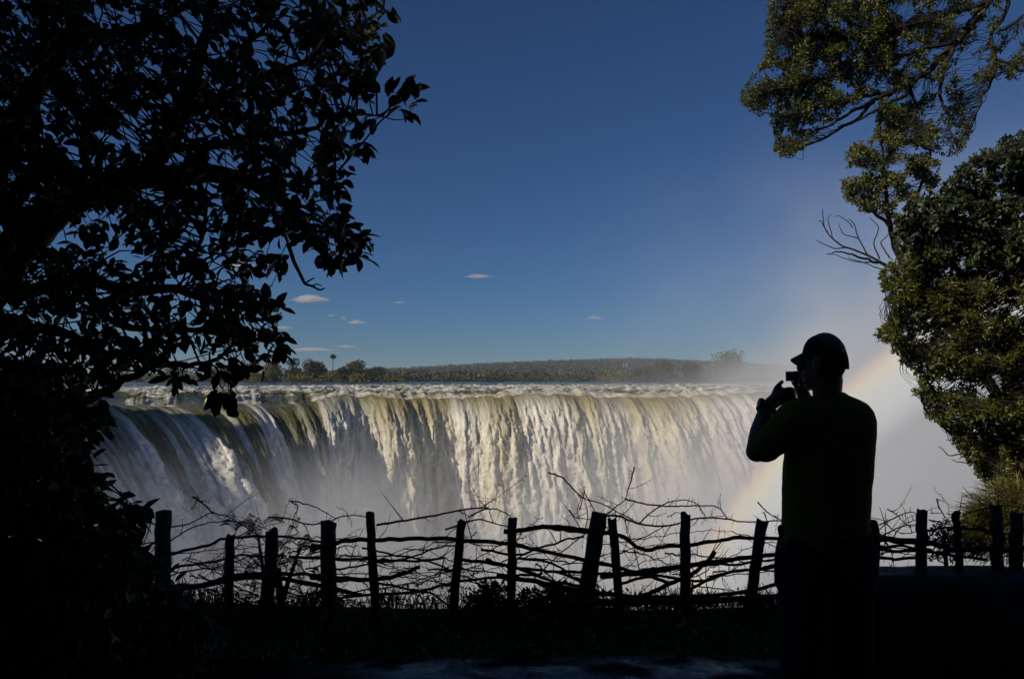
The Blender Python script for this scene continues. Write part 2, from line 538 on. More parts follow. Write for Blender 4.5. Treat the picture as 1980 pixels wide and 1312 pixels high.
FR = sstep(1.06 - .28 * fade, 1.2 - .08 * fade, rp + .18 * fbm(xx * .3, yy * .4, 3, 2, 75) + .1)
tag(build("river", RV.reshape(-1, 3), grid_faces(NR, NC), M_RIVER, None, True, {"foam": FR}), kind="structure")

# floor of the gorge: churning white water far below
M_CHURN = noise_mat("churning_water", (0.25, 0.26, 0.24), (0.75, 0.75, 0.73), 0.12, 0.7, 0.5)
gx, gy = np.meshgrid(np.linspace(-260, 260, 90), np.linspace(5, 240, 60))
gz = -78 + 1.5 * fbm(gx * .05, gy * .05, 0, 3, 80)
tag(build("gorge_water", np.stack([gx, gy, gz], -1).reshape(-1, 3), grid_faces(60, 90), M_CHURN, None, True), kind="structure")


def ground_z(x, y):
    x, y = np.asarray(x, float), np.asarray(y, float)
    z = -0.34 * sstep(4.2, 6.2, y) - 0.25 * sstep(6.2, 8.6, y)
    z = z + 0.035 * fbm(x * .6, y * .6, 0, 3, 90) * sstep(2, 5, np.abs(y)) 
    return z + 0.10 * sstep(2.0, 3.5, x) * sstep(4, 6, y)


# near ground with the rim and the cliff below it
M_GROUND, nt, b = new_mat("damp_ground")
tc = N(nt, "ShaderNodeTexCoord")
n1 = N(nt, "ShaderNodeTexNoise"); n1.inputs["Scale"].default_value = 9; n1.inputs["Detail"].default_value = 8
n2 = N(nt, "ShaderNodeTexNoise"); n2.inputs["Scale"].default_value = 3.2; n2.inputs["Detail"].default_value = 5
nt.links.new(tc.outputs["Object"], n1.inputs["Vector"]); nt.links.new(tc.outputs["Object"], n2.inputs["Vector"])
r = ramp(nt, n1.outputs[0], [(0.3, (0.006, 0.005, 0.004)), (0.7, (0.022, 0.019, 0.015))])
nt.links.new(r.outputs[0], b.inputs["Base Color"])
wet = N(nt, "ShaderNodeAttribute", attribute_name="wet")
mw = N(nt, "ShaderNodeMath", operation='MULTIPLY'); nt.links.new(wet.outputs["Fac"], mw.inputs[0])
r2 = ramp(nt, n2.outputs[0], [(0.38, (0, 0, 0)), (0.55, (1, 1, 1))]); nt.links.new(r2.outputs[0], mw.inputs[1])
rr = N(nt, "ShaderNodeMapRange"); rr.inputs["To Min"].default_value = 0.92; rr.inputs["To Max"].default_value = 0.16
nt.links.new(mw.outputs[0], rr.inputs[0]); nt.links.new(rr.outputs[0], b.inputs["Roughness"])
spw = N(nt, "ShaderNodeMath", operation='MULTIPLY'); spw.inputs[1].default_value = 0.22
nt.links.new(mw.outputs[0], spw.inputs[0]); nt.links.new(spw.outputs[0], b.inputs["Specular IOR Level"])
bp = N(nt, "ShaderNodeBump"); bp.inputs["Strength"].default_value = 0.6; bp.inputs["Distance"].default_value = 0.03
nt.links.new(n1.outputs[0], bp.inputs["Height"]); nt.links.new(bp.outputs[0], b.inputs["Normal"])
gxs = np.concatenate([np.linspace(-260, -14, 40), np.linspace(-13.5, 13.5, 180), np.linspace(14, 260, 40)])
gys = np.concatenate([np.linspace(-200, -12, 24), np.linspace(-11, 2.5, 40), np.linspace(2.6, 9, 90), np.linspace(9.05, 16, 46)])
X, Y = np.meshgrid(gxs, gys)
edge = 6.75 + .25 * fbm(X * .15, 2.2, 0, 3, 95)
Zg = ground_z(X, np.minimum(Y, edge)) - 78 * sstep(0, 7.5, np.maximum(Y - edge, 0)) ** 1.0
Yg = Y + 1.2 * fbm(X * .2, Zg * .12, 1, 3, 97) * sstep(0, 2, Y - edge)
wetv = sstep(1.7, .7, np.abs(X - .3)) * sstep(3.2, 3.8, Y) * sstep(4.8, 4.4, Y)
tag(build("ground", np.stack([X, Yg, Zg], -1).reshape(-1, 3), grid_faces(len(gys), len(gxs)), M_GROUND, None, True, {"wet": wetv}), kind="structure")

# unseen block added left of the frame, shaped to shade the left water
hp = np.array([[-260, 770], [-60, 776], [200, 784], [430, 792], [540, 806], [600, 826], [690, 828], [722, 842], [757, 892], [792, 962], [826, 1040], [852, 1120], [872, 1200]])
Pd = []
for px, py in hp:
    D = np.interp(px, dpx, dense[:, 1]) - 8.5
    Pd.append(P(px, py, D))
Pd = smooth_path(np.array(Pd), 6)
rows = []
for s, drop in ((86, 92), (86.5, 40), (87, 14), (88, 4), (90, 0), (96, 0), (99, 5), (102, 20), (104, 50), (106, 110)):
    R = Pd + SUN * s
    R[:, 2] -= drop
    R[:, 2] = np.maximum(R[:, 2], -80)
    rows.append(R)
H = np.array(rows)
H += (.5 * fbm(H[..., 0] * .25, H[..., 1] * .25, H[..., 2] * .25, 3, 101))[..., None] * np.array([.5, .5, 1.0])
M_SHADOW_BLOCK = noise_mat("shadow_block_rock", (0.02, 0.025, 0.012), (0.08, 0.07, 0.05), 0.25, 0.9, 0.6)
tag(build("shadow_block", H.reshape(-1, 3), grid_faces(H.shape[0], H.shape[1]), M_SHADOW_BLOCK, None, True), kind="structure")

# land beyond the river, rising to a wooded ridge
rx = [-1500, -400, 300, 620, 750, 800, 900, 1000, 1100, 1200, 1300, 1400, 1500, 1600, 1750, 2000, 3200]
rz = [723, 724, 725, 723, 717, 714.5, 710, 704.5, 700.5, 698.5, 700, 704, 709, 714, 720, 724, 725]
NA, ND = 620, 130
apx = np.linspace(-1400, 3200, NA)
dd = 378 * (7000 / 378) ** np.linspace(0, 1, ND)
DD, AP = np.meshgrid(dd, apx, indexing='ij')
ridge = (HORIZON - np.interp(AP, rx, rz)) / F_PX * 2700 + 1.6
hz = -0.9 + .9 * sstep(378, 392, DD) + ridge * sstep(700, 2700, DD) * (1 - .35 * sstep(2800, 6000, DD))
LX = (AP - CX) / F_PX * DD
hz = hz + sstep(500, 1200, DD) * (2.2 * np.abs(fbm(LX * .02, DD * .02, 0, 3, 111)) + 5.0 * fbm(LX * .0035, DD * .0022, 0, 3, 113))
M_HILL = noise_mat("distant_bush", (0.014, 0.02, 0.012), (0.05, 0.055, 0.03), 0.035, 0.95, 0.0, 6, 0.0)
tag(build("hills", np.stack([LX, DD, hz], -1).reshape(-1, 3), grid_faces(ND, NA), M_HILL, None, True), kind="structure")


def clump_cloud(centers, radii, n_per, size, flat=0.8):
    """leaf clump quads scattered through ellipsoids -> verts, faces"""
    c = np.repeat(centers, n_per, axis=0)
    r = np.repeat(radii, n_per, axis=0)
    d = unit(rng.normal(size=(len(c), 3)))
    rad = rng.uniform(0.35, 1.0, len(c))[:, None] ** 0.5
    p = c + d * r * rad
    ax = unit(d + 0.9 * rng.normal(size=d.shape))
    return leaf_mesh(p, ax, unit(rng.normal(size=d.shape)), size * rng.uniform(.6, 1.4, len(c)), 0.85, big=False)


# far woodland covering the ridge: one mass
nw = 8200
wa = rng.uniform(560, 1640, nw); wd = 620 * (3000 / 620) ** rng.uniform(0, 1, nw) ** .8
def hill_z(a, d):
    rdg = (HORIZON - np.interp(a, rx, rz)) / F_PX * 2700 + 1.6
    x = (a - CX) / F_PX * d
    return -0.9 + .9 + rdg * sstep(700, 2700, d) * (1 - .35 * sstep(2800, 6000, d)) + sstep(500, 1200, d) * (2.2 * np.abs(fbm(x * .02, d * .02, 0, 3, 111)) + 5.0 * fbm(x * .0035, d * .0022, 0, 3, 113))
wx = (wa - CX) / F_PX * wd
wsz = rng.uniform(2.2, 5.2, nw) * (1 + .6 * (rng.random(nw) > .96))
cen = np.stack([wx, wd, hill_z(wa, wd) + wsz * .4], 1)
v, f = clump_cloud(cen, np.stack([wsz, wsz, wsz * .75], 1), 16, 3.2)
wo_ = build("woodland", v, f, M_BANK_DARK)
tag(wo_, kind="stuff", label="dark woodland covering the long ridge far beyond the river", cat="woodland")
# ------------------------------------------------------------------ trees and bank beyond the river
FAR_D = 376.0
def far_tree(name, px, top, wpx, mat, label, cat="tree", group="trees on the far bank", base=738.5, d=FAR_D, blobs=9, trunk=True, squat=.5, dens=170):
    c = P(px, base, d); zt = P(px, top, d)[2]; h = zt - c[2]; r = wpx / F_PX * d / 2
    root = empty(name, c, label, cat, group)
    cen, rad = [], []
    for k in range(blobs):
        a = rng.uniform(0, 2 * math.pi); rr = r * rng.uniform(.1, .72)
        zz = rng.uniform(.32, .84) if k else .78
        br = r * rng.uniform(.32, .5) * (1.15 - .5 * abs(zz - .5))
        cen.append([c[0] + math.cos(a) * rr * (1.15 - .55 * zz), c[1] + math.sin(a) * rr, min(c[2] + h * zz, zt - br * .55)])
        rad.append([br, br, br * rng.uniform(.7, 1.0)])
    for k in range(4):
        cen.append([c[0] + rng.uniform(-.75, .75) * r, c[1] + rng.uniform(-.3, .3) * r, c[2] + h * .2]); rad.append([r * .35, r * .35, h * .2])
    v, f = clump_cloud(np.array(cen), np.array(rad), dens, 0.75)
    m = MB(); m.tube(smooth_path([c - [0, 0, .5], c + [.1 * r, 0, h * .3], c + [.05 * r, 0, h * .7]], 4), np.linspace(.32, .1, 9), 6)
    for k in range(4):
        e = np.array(cen[k]); m.tube([c + [.05 * r, 0, h * .3], (c + e) / 2 + [0, 0, h * .12], e], [.16, .11, .05], 5)
    m.build("trunk", M_BARK, root)
    build("crown", v, f, mat, root)
    return root


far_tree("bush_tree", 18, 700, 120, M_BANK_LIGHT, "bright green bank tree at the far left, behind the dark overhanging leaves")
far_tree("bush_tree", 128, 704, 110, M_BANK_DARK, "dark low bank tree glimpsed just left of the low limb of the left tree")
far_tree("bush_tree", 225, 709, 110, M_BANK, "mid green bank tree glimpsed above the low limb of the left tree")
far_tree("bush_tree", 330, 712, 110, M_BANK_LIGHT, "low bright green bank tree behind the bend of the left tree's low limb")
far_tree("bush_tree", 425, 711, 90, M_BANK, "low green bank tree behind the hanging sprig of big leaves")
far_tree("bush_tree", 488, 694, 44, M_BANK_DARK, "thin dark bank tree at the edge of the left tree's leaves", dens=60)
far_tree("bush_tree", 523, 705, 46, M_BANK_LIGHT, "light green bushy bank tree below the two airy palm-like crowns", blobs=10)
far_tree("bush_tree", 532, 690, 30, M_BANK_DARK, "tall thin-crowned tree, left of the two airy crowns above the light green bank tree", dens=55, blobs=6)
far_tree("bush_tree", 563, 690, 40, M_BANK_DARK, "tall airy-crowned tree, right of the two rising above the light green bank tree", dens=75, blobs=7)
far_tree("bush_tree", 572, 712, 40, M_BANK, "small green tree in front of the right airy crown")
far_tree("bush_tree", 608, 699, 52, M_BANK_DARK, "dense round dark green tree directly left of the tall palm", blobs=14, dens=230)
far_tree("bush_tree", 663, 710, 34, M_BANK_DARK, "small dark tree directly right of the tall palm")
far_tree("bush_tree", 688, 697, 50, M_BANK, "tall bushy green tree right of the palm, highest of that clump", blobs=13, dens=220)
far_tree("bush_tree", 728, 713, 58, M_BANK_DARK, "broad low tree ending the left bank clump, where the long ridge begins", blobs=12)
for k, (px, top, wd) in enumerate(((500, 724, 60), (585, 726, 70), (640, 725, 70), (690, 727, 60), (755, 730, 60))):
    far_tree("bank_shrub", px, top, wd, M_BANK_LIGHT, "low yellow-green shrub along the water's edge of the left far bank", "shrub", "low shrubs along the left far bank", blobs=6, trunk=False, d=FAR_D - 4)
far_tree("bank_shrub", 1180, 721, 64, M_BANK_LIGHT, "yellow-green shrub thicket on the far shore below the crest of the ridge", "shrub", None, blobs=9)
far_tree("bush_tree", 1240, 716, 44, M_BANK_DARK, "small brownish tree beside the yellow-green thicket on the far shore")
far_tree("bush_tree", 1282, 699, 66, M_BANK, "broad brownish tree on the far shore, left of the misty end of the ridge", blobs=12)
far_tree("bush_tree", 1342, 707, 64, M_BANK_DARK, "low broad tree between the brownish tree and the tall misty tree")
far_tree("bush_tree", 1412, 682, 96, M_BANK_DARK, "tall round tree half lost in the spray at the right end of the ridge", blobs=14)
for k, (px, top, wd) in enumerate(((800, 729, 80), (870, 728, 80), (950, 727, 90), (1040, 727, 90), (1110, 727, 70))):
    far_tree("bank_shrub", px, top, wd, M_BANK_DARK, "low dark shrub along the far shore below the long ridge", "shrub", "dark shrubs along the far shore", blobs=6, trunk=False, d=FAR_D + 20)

# the tall palm standing alone
c = P(644, 738, FAR_D); zt = P(644, 689, FAR_D)[2]
palm = empty("palm_tree", c, "tall slender palm with a small tuft of fronds standing alone on the left far bank", "palm")
m = MB(); m.tube(smooth_path([c, [c[0] - .2, c[1], c[2] + 6], [c[0] - .1, c[1], zt]], 6), np.linspace(.2, .15, 13), 7); m.build("trunk", M_BARK, palm)
n = 420
d = unit(rng.normal(size=(n, 3)) * [1, 1, .75]); d[:, 2] *= .8
v, f = leaf_mesh(np.repeat([[c[0] - .1, c[1], zt]], n, 0) + d * rng.uniform(.1, 1.0, (n, 1)), d + [0, 0, -.15], unit(rng.normal(size=(n, 3))), rng.uniform(.5, 1.1, n), .3, False)
build("crown", v, f, M_BANK_DARK, palm)

# the two thin masts on the ridge
M_MAST, nt, b = new_mat("pale_steel"); b.inputs["Base Color"].default_value = (.5, .5, .5, 1); b.inputs["Roughness"].default_value = .6
for px, lab in ((1206, "thin pale mast on the distant ridge, left of the pair"), (1212, "thin pale mast on the distant ridge, right of the pair")):
    c = P(px, 723, 1500)
    root = empty("radio_mast", c, lab, "mast", "masts on the ridge")
    m = MB(); m.tube([c, c + [0, 0, 22]], [.55, .35], 6); m.build("pole", M_MAST, root)
    m = MB()
    m.tube([c + [-1.6, 0, 17], c + [1.6, 0, 17]], .22, 4)
    m.build("crossarm", M_MAST, root)

# small clouds low over the horizon
M_CLOUD = bpy.data.materials.new("cloud"); M_CLOUD.use_nodes = True
nt = M_CLOUD.node_tree; nt.nodes.clear()
out = N(nt, "ShaderNodeOutputMaterial"); pv = N(nt, "ShaderNodeVolumePrincipled")
pv.inputs["Color"].default_value = (1, 1, 1, 1); pv.inputs["Density"].default_value = 0.012; pv.inputs["Anisotropy"].default_value = 0.1
nt.links.new(pv.outputs[0], out.inputs["Volume"])
import bmesh
def ico(sub=3):
    bm = bmesh.new(); bmesh.ops.create_icosphere(bm, subdivisions=sub, radius=1)
    v = np.array([x.co for x in bm.verts]); f = np.array([[q.index for q in p.verts] for p in bm.faces]); bm.free()
    return v, f
ICO = ico(4)
def cloud(px, py, wpx, hpx, label, d=9000.0, dens=1.0):
    c = P(px, py, d); r = wpx / F_PX * d / 2; h = hpx / F_PX * d / 2
    v, f = ICO
    n1 = fbm(v[:, 0] * 1.7 + px, v[:, 1] * 1.7, v[:, 2] * 1.7, 4, 300)
    vv = v * (1 + (.38 * n1 + .16 * fbm(v[:, 0] * 6 + py, v[:, 1] * 6, v[:, 2] * 6, 2, 301))[:, None])
    taper = 1 - .55 * np.abs(vv[:, 0:1]) ** 1.5
    vv = np.concatenate([vv[:, :1] * r, vv[:, 1:2] * r * .5 * taper, np.where(vv[:, 2:] < 0, vv[:, 2:] * .55, vv[:, 2:]) * h * taper], 1)
    o = build("cloud", vv + c, f, M_CLOUD, None, True)
    tag(o, label, "cloud", "small clouds over the horizon", "thing")
cloud(600, 580, 78, 22, "brightest and biggest small cloud, just below the bare dead twig of the left tree")
cloud(924, 535, 52, 11, "flat wisp of cloud alone in the middle of the sky")
cloud(690, 624, 42, 11, "small flat cloud to the right below the brightest one")
cloud(664, 615, 16, 9, "tiny round puff between the brightest cloud and the flat one below it")
cloud(640, 610, 18, 7, "faintest tiny puff left of the round one")
cloud(1150, 615, 40, 7, "thin faint cloud streak highest above the middle of the ridge")
cloud(462, 515, 70, 24, "cloud half hidden by the left tree's hanging leaves")
cloud(548, 634, 40, 8, "thin cloud streak beside the lowest leaves of the left tree")
cloud(600, 676, 90, 9, "long faint cloud streak above the bank trees")
cloud(672, 670, 40, 7, "short faint cloud streak right above the tall palm")
cloud(772, 585, 26, 5, "very thin cloud wisp between the two largest clouds")

# ------------------------------------------------------------------ the foreground trees
def scatter(poly, n, holes=(), lump=0.0, seed=0, thr=-.25):
    """random photo pixels inside a polygon, outside the holes, thinned by a clump noise"""
    poly = np.asarray(poly, float); lo, hi = poly.min(0), poly.max(0)
    out = np.zeros((0, 2))
    while len(out) < n:
        p = rng.uniform(lo, hi, (n * 2, 2))
        ok = in_poly(p[:, 0], p[:, 1], poly)
        for hx, hy, ra, rb in holes:
            ok &= ((p[:, 0] - hx) / ra) ** 2 + ((p[:, 1] - hy) / rb) ** 2 > 1
        if lump:
            ok &= fbm(p[:, 0] / lump, p[:, 1] / lump, 0, 2, seed) > thr + rng.uniform(-.15, .15, len(p))
        out = np.vstack([out, p[ok]])
    return out[:n]


def PP(p, d):
    return np.array([P(a, b_, q) for (a, b_), q in zip(p, np.broadcast_to(d, (len(p),)))])


def limb(m, pts, d, w0, w1, sides=8, n=8, wig=0.0):
    """a limb through photo pixels; widths in photo pixels; returns the dense path"""
    dl = np.linspace(*d, len(pts)) if isinstance(d, tuple) else np.full(len(pts), d)
    w = smooth_path(PP(pts, dl), n)
    if wig:
        t = np.arange(len(w))
        w = w + wig * np.stack([fbm(t * .23, 1.3, pts[0][0], 2, 5), fbm(t * .23, 4.3, pts[0][1], 2, 6), fbm(t * .23, 7.3, pts[0][0], 2, 7)], 1)
    rad = np.linspace(w0, w1, len(w)) / 2 / F_PX * w[:, 1]
    m.tube(w, rad, sides)
    return w


def twigs_to(m, anchors, skel, r0=.006, r1=.0025, maxlen=1.3, sag=.12):
    """thin twig from each anchor to a nearby point of the skeleton"""
    dirs = np.zeros_like(anchors)
    for i, a in enumerate(anchors):
        dist = np.linalg.norm(skel - a, axis=1)
        k = np.argmin(dist + rng.uniform(0, .18, len(dist)))
        s = skel[k]; L = dist[k]
        if L > maxlen:
            s = a + (s - a) * maxlen / L
        mid = (a + s) / 2 + rng.normal(size=3) * .1 * min(L, maxlen) + np.array([0, 0, sag * min(L, maxlen)])
        pts = smooth_path([s, mid, a], 3)
        m.tube(pts, np.linspace(r0, r1, len(pts)), 4, cap=False)
        dirs[i] = unit(a - mid)
    return dirs


def whorls(anchors, dirs, k, length, width, big=True, spread=1.0, bias=(0, 0, -.15), face=(0, 0, 1.0)):
    n = len(anchors)
    b = np.repeat(anchors, k, 0) + rng.normal(size=(n * k, 3)) * length * .22
    d = np.repeat(dirs, k, 0)
    ax = unit(d * .75 + unit(rng.normal(size=(n * k, 3))) * spread + np.array(bias))
    up = unit(rng.normal(size=(n * k, 3)) * .7 + np.array(face))
    return leaf_mesh(b, ax, up, length * rng.uniform(.65, 1.2, n * k), width, big)


# --- the dark broad-leaved tree overhanging at the left
LT = P(-95, 1500, 4.4)
left_tree = empty("broadleaf_tree", LT, "dark broad-leaved tree overhanging the left half of the view, almost black against the sky", "tree")
m = MB()
tr = smooth_path([P(-120, 1530, 4.4), P(-105, 1100, 4.4), P(-90, 800, 4.4), P(-70, 640, 4.4), P(-30, 540, 4.4)], 8)
m.tube(tr, np.linspace(.2, .13, len(tr)), 12)
m.build("trunk", M_BARK, left_tree, True)
m = MB(); sk = []
L_LIMBS = [
    ([(-40, 560), (40, 470), (110, 405), (190, 365), (270, 345), (380, 335), (480, 352), (560, 400), (610, 470)], (4.4, 4.1), 84, 12),
    ([(60, 450), (-10, 380), (0, 280), (60, 190), (110, 110), (150, 50), (128, -40)], (4.4, 4.8), 60, 26),
    ([(270, 350), (318, 290), (345, 210), (380, 130), (400, 60), (420, -60)], (4.2, 4.6), 40, 16),
    ([(60, 120), (140, 75), (230, 62), (330, 30), (450, -40)], (4.7, 4.9), 26, 12),
    ([(345, 230), (420, 190), (500, 150), (580, 120), (660, 70), (740, 20)], (4.4, 4.0), 18, 4),
    ([(330, 290), (420, 280), (520, 260), (600, 250), (640, 225), (690, 222), (740, 222)], (4.3, 3.9), 16, 3),
    ([(480, 352), (560, 340), (620, 355), (655, 345)], (4.1, 4.0), 12, 4),
    ([(560, 400), (620, 430), (680, 470)], (4.1, 4.0), 10, 3),
    ([(-20, 560), (60, 560), (150, 540), (240, 560), (330, 560), (420, 580), (500, 600), (540, 595)], (4.5, 4.1), 34, 4),
    ([(150, 545), (220, 620), (300, 640), (400, 640), (500, 660), (530, 655)], (4.4, 4.0), 16, 4),
    ([(-60, 700), (20, 640), (120, 640), (200, 680), (250, 690)], (4.5, 4.3), 26, 6),
    ([(120, 790), (165, 772), (200, 757), (240, 737), (280, 714), (322, 704), (365, 706), (420, 690), (460, 660)], (4.1, 3.9), 21, 6),
    ([(200, 360), (160, 300), (180, 220), (240, 160), (260, 100)], (4.3, 4.8), 22, 6),
    ([(110, 405), (90, 330), (40, 250), (-30, 200)], (4.3, 4.7), 24, 8),
    ([(420, 190), (470, 100), (520, 40), (560, -30)], (4.3, 4.2), 12, 5),
    ([(580, 120), (560, 60), (620, 10), (650, -40)], (4.1, 4.0), 8, 4),
    ([(-60, 620), (-160, 500), (-260, 430), (-400, 380)], (4.4, 4.5), 50, 8), ([(-160, 500), (-180, 350), (-240, 200), (-300, 40)], (4.4, 4.6), 34, 6),
    ([(-10, 380), (-100, 250), (-140, 100), (-120, -40)], (4.4, 4.6), 30, 6), ([(-80, 660), (-200, 610), (-340, 590)], (4.4, 4.3), 26, 5),
    ([(380, 335), (400, 420), (380, 480), (385, 510), (420, 490), (440, 492)], (4.1, 4.0), 10, 3),
]
for pts, d, w0, w1 in L_LIMBS:
    sk.append(limb(m, pts, d, w0, w1, 8, 8, .015))
limb(m, [(556, 470), (568, 505), (583, 535), (590, 548), (604, 553), (618, 560), (628, 557)], 4.0, 9, 3, 6, 5, .002)
limb(m, [(590, 548), (600, 541), (608, 537)], 4.0, 4, 2.5, 5, 4)
limb(m, [(604, 553), (612, 549), (622, 553)], 4.0, 3.5, 2, 5, 4)
limb(m, [(650, 335), (690, 290), (735, 236), (770, 205)], 3.9, 5, 2.5, 5, 6)
limb(m, [(365, 706), (400, 722), (432, 752)], 3.9, 4, 2, 5, 5)
limb(m, [(490, 620), (520, 618), (545, 604)], 4.0, 4, 2, 5, 4)
skel = np.vstack(sk)
LEFT_POLY = [(-420, 60), (-300, -60), (745, -60), (758, 5), (762, 48), (735, 55), (718, 70), (742, 112), (722, 130), (722, 160), (700, 176), (688, 200), (705, 245),
             (668, 262), (650, 300), (664, 345), (668, 395), (660, 420), (690, 452), (708, 468), (688, 500), (655, 522), (628, 515), (612, 492), (560, 505),
             (535, 535), (500, 525), (478, 545), (498, 570), (520, 578), (545, 600), (530, 625), (520, 645), (552, 665), (538, 682), (515, 678), (500, 705), (468, 735),
             (430, 735), (395, 715), (350, 738), (300, 715), (240, 720), (190, 730), (120, 730), (-60, 720), (-380, 640), (-480, 400)]
HOLES = [(105, 455, 58, 16), (311, 363, 40, 9), (440, 258, 30, 16), (150, 300, 24, 10), (92, 130, 15, 12), (412, 492, 38, 13), (430, 530, 34, 14), (500, 470, 24, 9),
         (240, 500, 34, 14), (345, 470, 22, 9), (300, 590, 20, 10), (120, 350, 18, 8), (690, 60, 10, 18), (640, 190, 16, 9), (560, 200, 14, 9),
         (60, 40, 26, 14), (215, 120, 12, 9), (430, 690, 14, 8), (250, 655, 22, 8), (100, 600, 20, 8), (480, 500, 16, 9), (505, 130, 12, 8), (30, 600, 14, 9)]
pa = scatter(LEFT_POLY, 1950, HOLES, 55, 401, -.30)
an = PP(pa, rng.uniform(3.75, 4.9, len(pa)))
dr = twigs_to(m, an, skel, .006, .0025)
ex = PP([(745, 25), (735, 60), (700, 118), (730, 120), (690, 185), (695, 240), (700, 285), (660, 250), (765, 185), (792, 178), (775, 205), (800, 206), (745, 215), (720, 230), (690, 300),
         (660, 345), (690, 465), (700, 470), (640, 500), (655, 508), (690, 490), (432, 756), (428, 764), (440, 762), (545, 603), (536, 592), (520, 618), (545, 668), (535, 672), (548, 660),
         (150, 715), (350, 735), (430, 725), (345, 722)], 3.9)
dr2 = twigs_to(m, ex, skel, .004, .002, .5, 0)
m.build("branches", M_BARK, left_tree, True)
v1, f1 = whorls(an, dr, 6, .086, .5)
v2, f2 = whorls(ex, dr2, 5, .1, .48, True, .8)
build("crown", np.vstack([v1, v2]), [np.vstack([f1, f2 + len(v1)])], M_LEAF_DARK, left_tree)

# --- dense dark bushes at the lower left
def bush(name, poly, n, dl, length, width, mat, label, cat, holes=(), stems=(), k=6, lump=60, thr=-.4, twig=.004, seed=1):
    base = P(stems[0][0][0], stems[0][0][1], dl[0])
    root = empty(name, base, label, cat)
    m = MB(); sk = []
    for s in stems:
        sk.append(limb(m, s, (float(np.mean(dl)), float(np.mean(dl))), 14, 4, 6, 6, .01))
    p = scatter(poly, n, holes, lump, seed, thr)
    an = PP(p, rng.uniform(*dl, len(p)))
    dr = twigs_to(m, an, np.vstack(sk), twig, .002, .7)
    m.build("stems", M_BARK, root, True)
    v, f = whorls(an, dr, k, length, width)
    build("foliage", v, f, mat, root)
    return root


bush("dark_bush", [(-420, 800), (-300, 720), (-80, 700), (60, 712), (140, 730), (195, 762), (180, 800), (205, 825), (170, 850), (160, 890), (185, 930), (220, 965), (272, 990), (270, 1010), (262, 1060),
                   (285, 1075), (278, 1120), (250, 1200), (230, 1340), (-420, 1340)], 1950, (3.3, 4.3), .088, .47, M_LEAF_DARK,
     "black leafy bush filling the lower left corner beside the first fence post", "bush",
     [(40, 800, 24, 22), (110, 845, 20, 26), (30, 880, 22, 16), (140, 790, 12, 14)],
     [[(60, 1500), (50, 1200), (40, 950), (60, 800)], [(80, 1500), (120, 1200), (150, 1000), (240, 960)], [(60, 1450), (160, 1250), (220, 1100), (262, 1040)],
      [(40, 1000), (20, 900), (0, 850), (-30, 820)], [(0, 1500), (-100, 1250), (-140, 1000), (-160, 800)], [(-60, 1500), (-220, 1250), (-300, 1000), (-320, 820)], [(60, 900), (110, 860), (150, 820), (170, 790)], [(100, 1400), (180, 1250), (230, 1180)]], 7, 60, -.55, seed=411)
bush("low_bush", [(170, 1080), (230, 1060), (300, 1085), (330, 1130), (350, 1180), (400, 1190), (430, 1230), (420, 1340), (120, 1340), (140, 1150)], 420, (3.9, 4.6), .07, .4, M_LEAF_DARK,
     "low dark bush with narrow leaves at the foot of the first fence post", "bush", [],
     [[(240, 1450), (240, 1250), (235, 1130)], [(250, 1450), (300, 1250), (320, 1160)], [(250, 1450), (360, 1300), (400, 1220)]], 6, 45, -.5, seed=413)

# --- the fine-leaved trees at the right
def side_tree(name, label, limbs, groups, mat, length, width, trunk=None, extra=(), k=7, wig=.03, twig=(.0035, .0015), bare=()):
    base = trunk[0] if trunk is not None else None
    root = empty(name, base, label, "tree")
    m = MB(); m.tube(smooth_path(trunk, 8), np.linspace(.17, .09, (len(trunk) - 1) * 8 + 1), 10); m.build("trunk", M_BARK, root, True)
    m = MB(); sk = []
    for pts, d, w0, w1 in limbs:
        sk.append(limb(m, pts, d, w0, w1, 7, 8, wig))
    for pts, d, w0, w1 in bare:
        limb(m, pts, d, w0, w1, 5, 6, .02)
    sk = np.vstack(sk); VV, FF, off = [], [], 0
    for poly, n, dl, holes, lump, thr, seed in groups:
        p = scatter(poly, n, holes, lump, seed, thr)
        dn = fbm(p[:, 0] / 55, p[:, 1] / 55, 0, 2, seed + 5)         # leaf clumps stand forward or back
        an = PP(p, np.clip(np.mean(dl) + dn * (dl[1] - dl[0]) * .45 + rng.uniform(-.22, .22, len(p)) * (dl[1] - dl[0]), dl[0] - .4, dl[1] + .4))
        dr = twigs_to(m, an, sk, twig[0], twig[1], .45, .03)
        v, f = whorls(an, dr, k, length, width, True, 1.0, (0, 0, -.1), SUN * .55)
        VV.append(v); FF.append(f + off); off += len(v)
    m.build("branches", M_BRANCH, root, True)
    build("crown", np.vstack(VV), [np.vstack(FF)], mat, root)
    return root


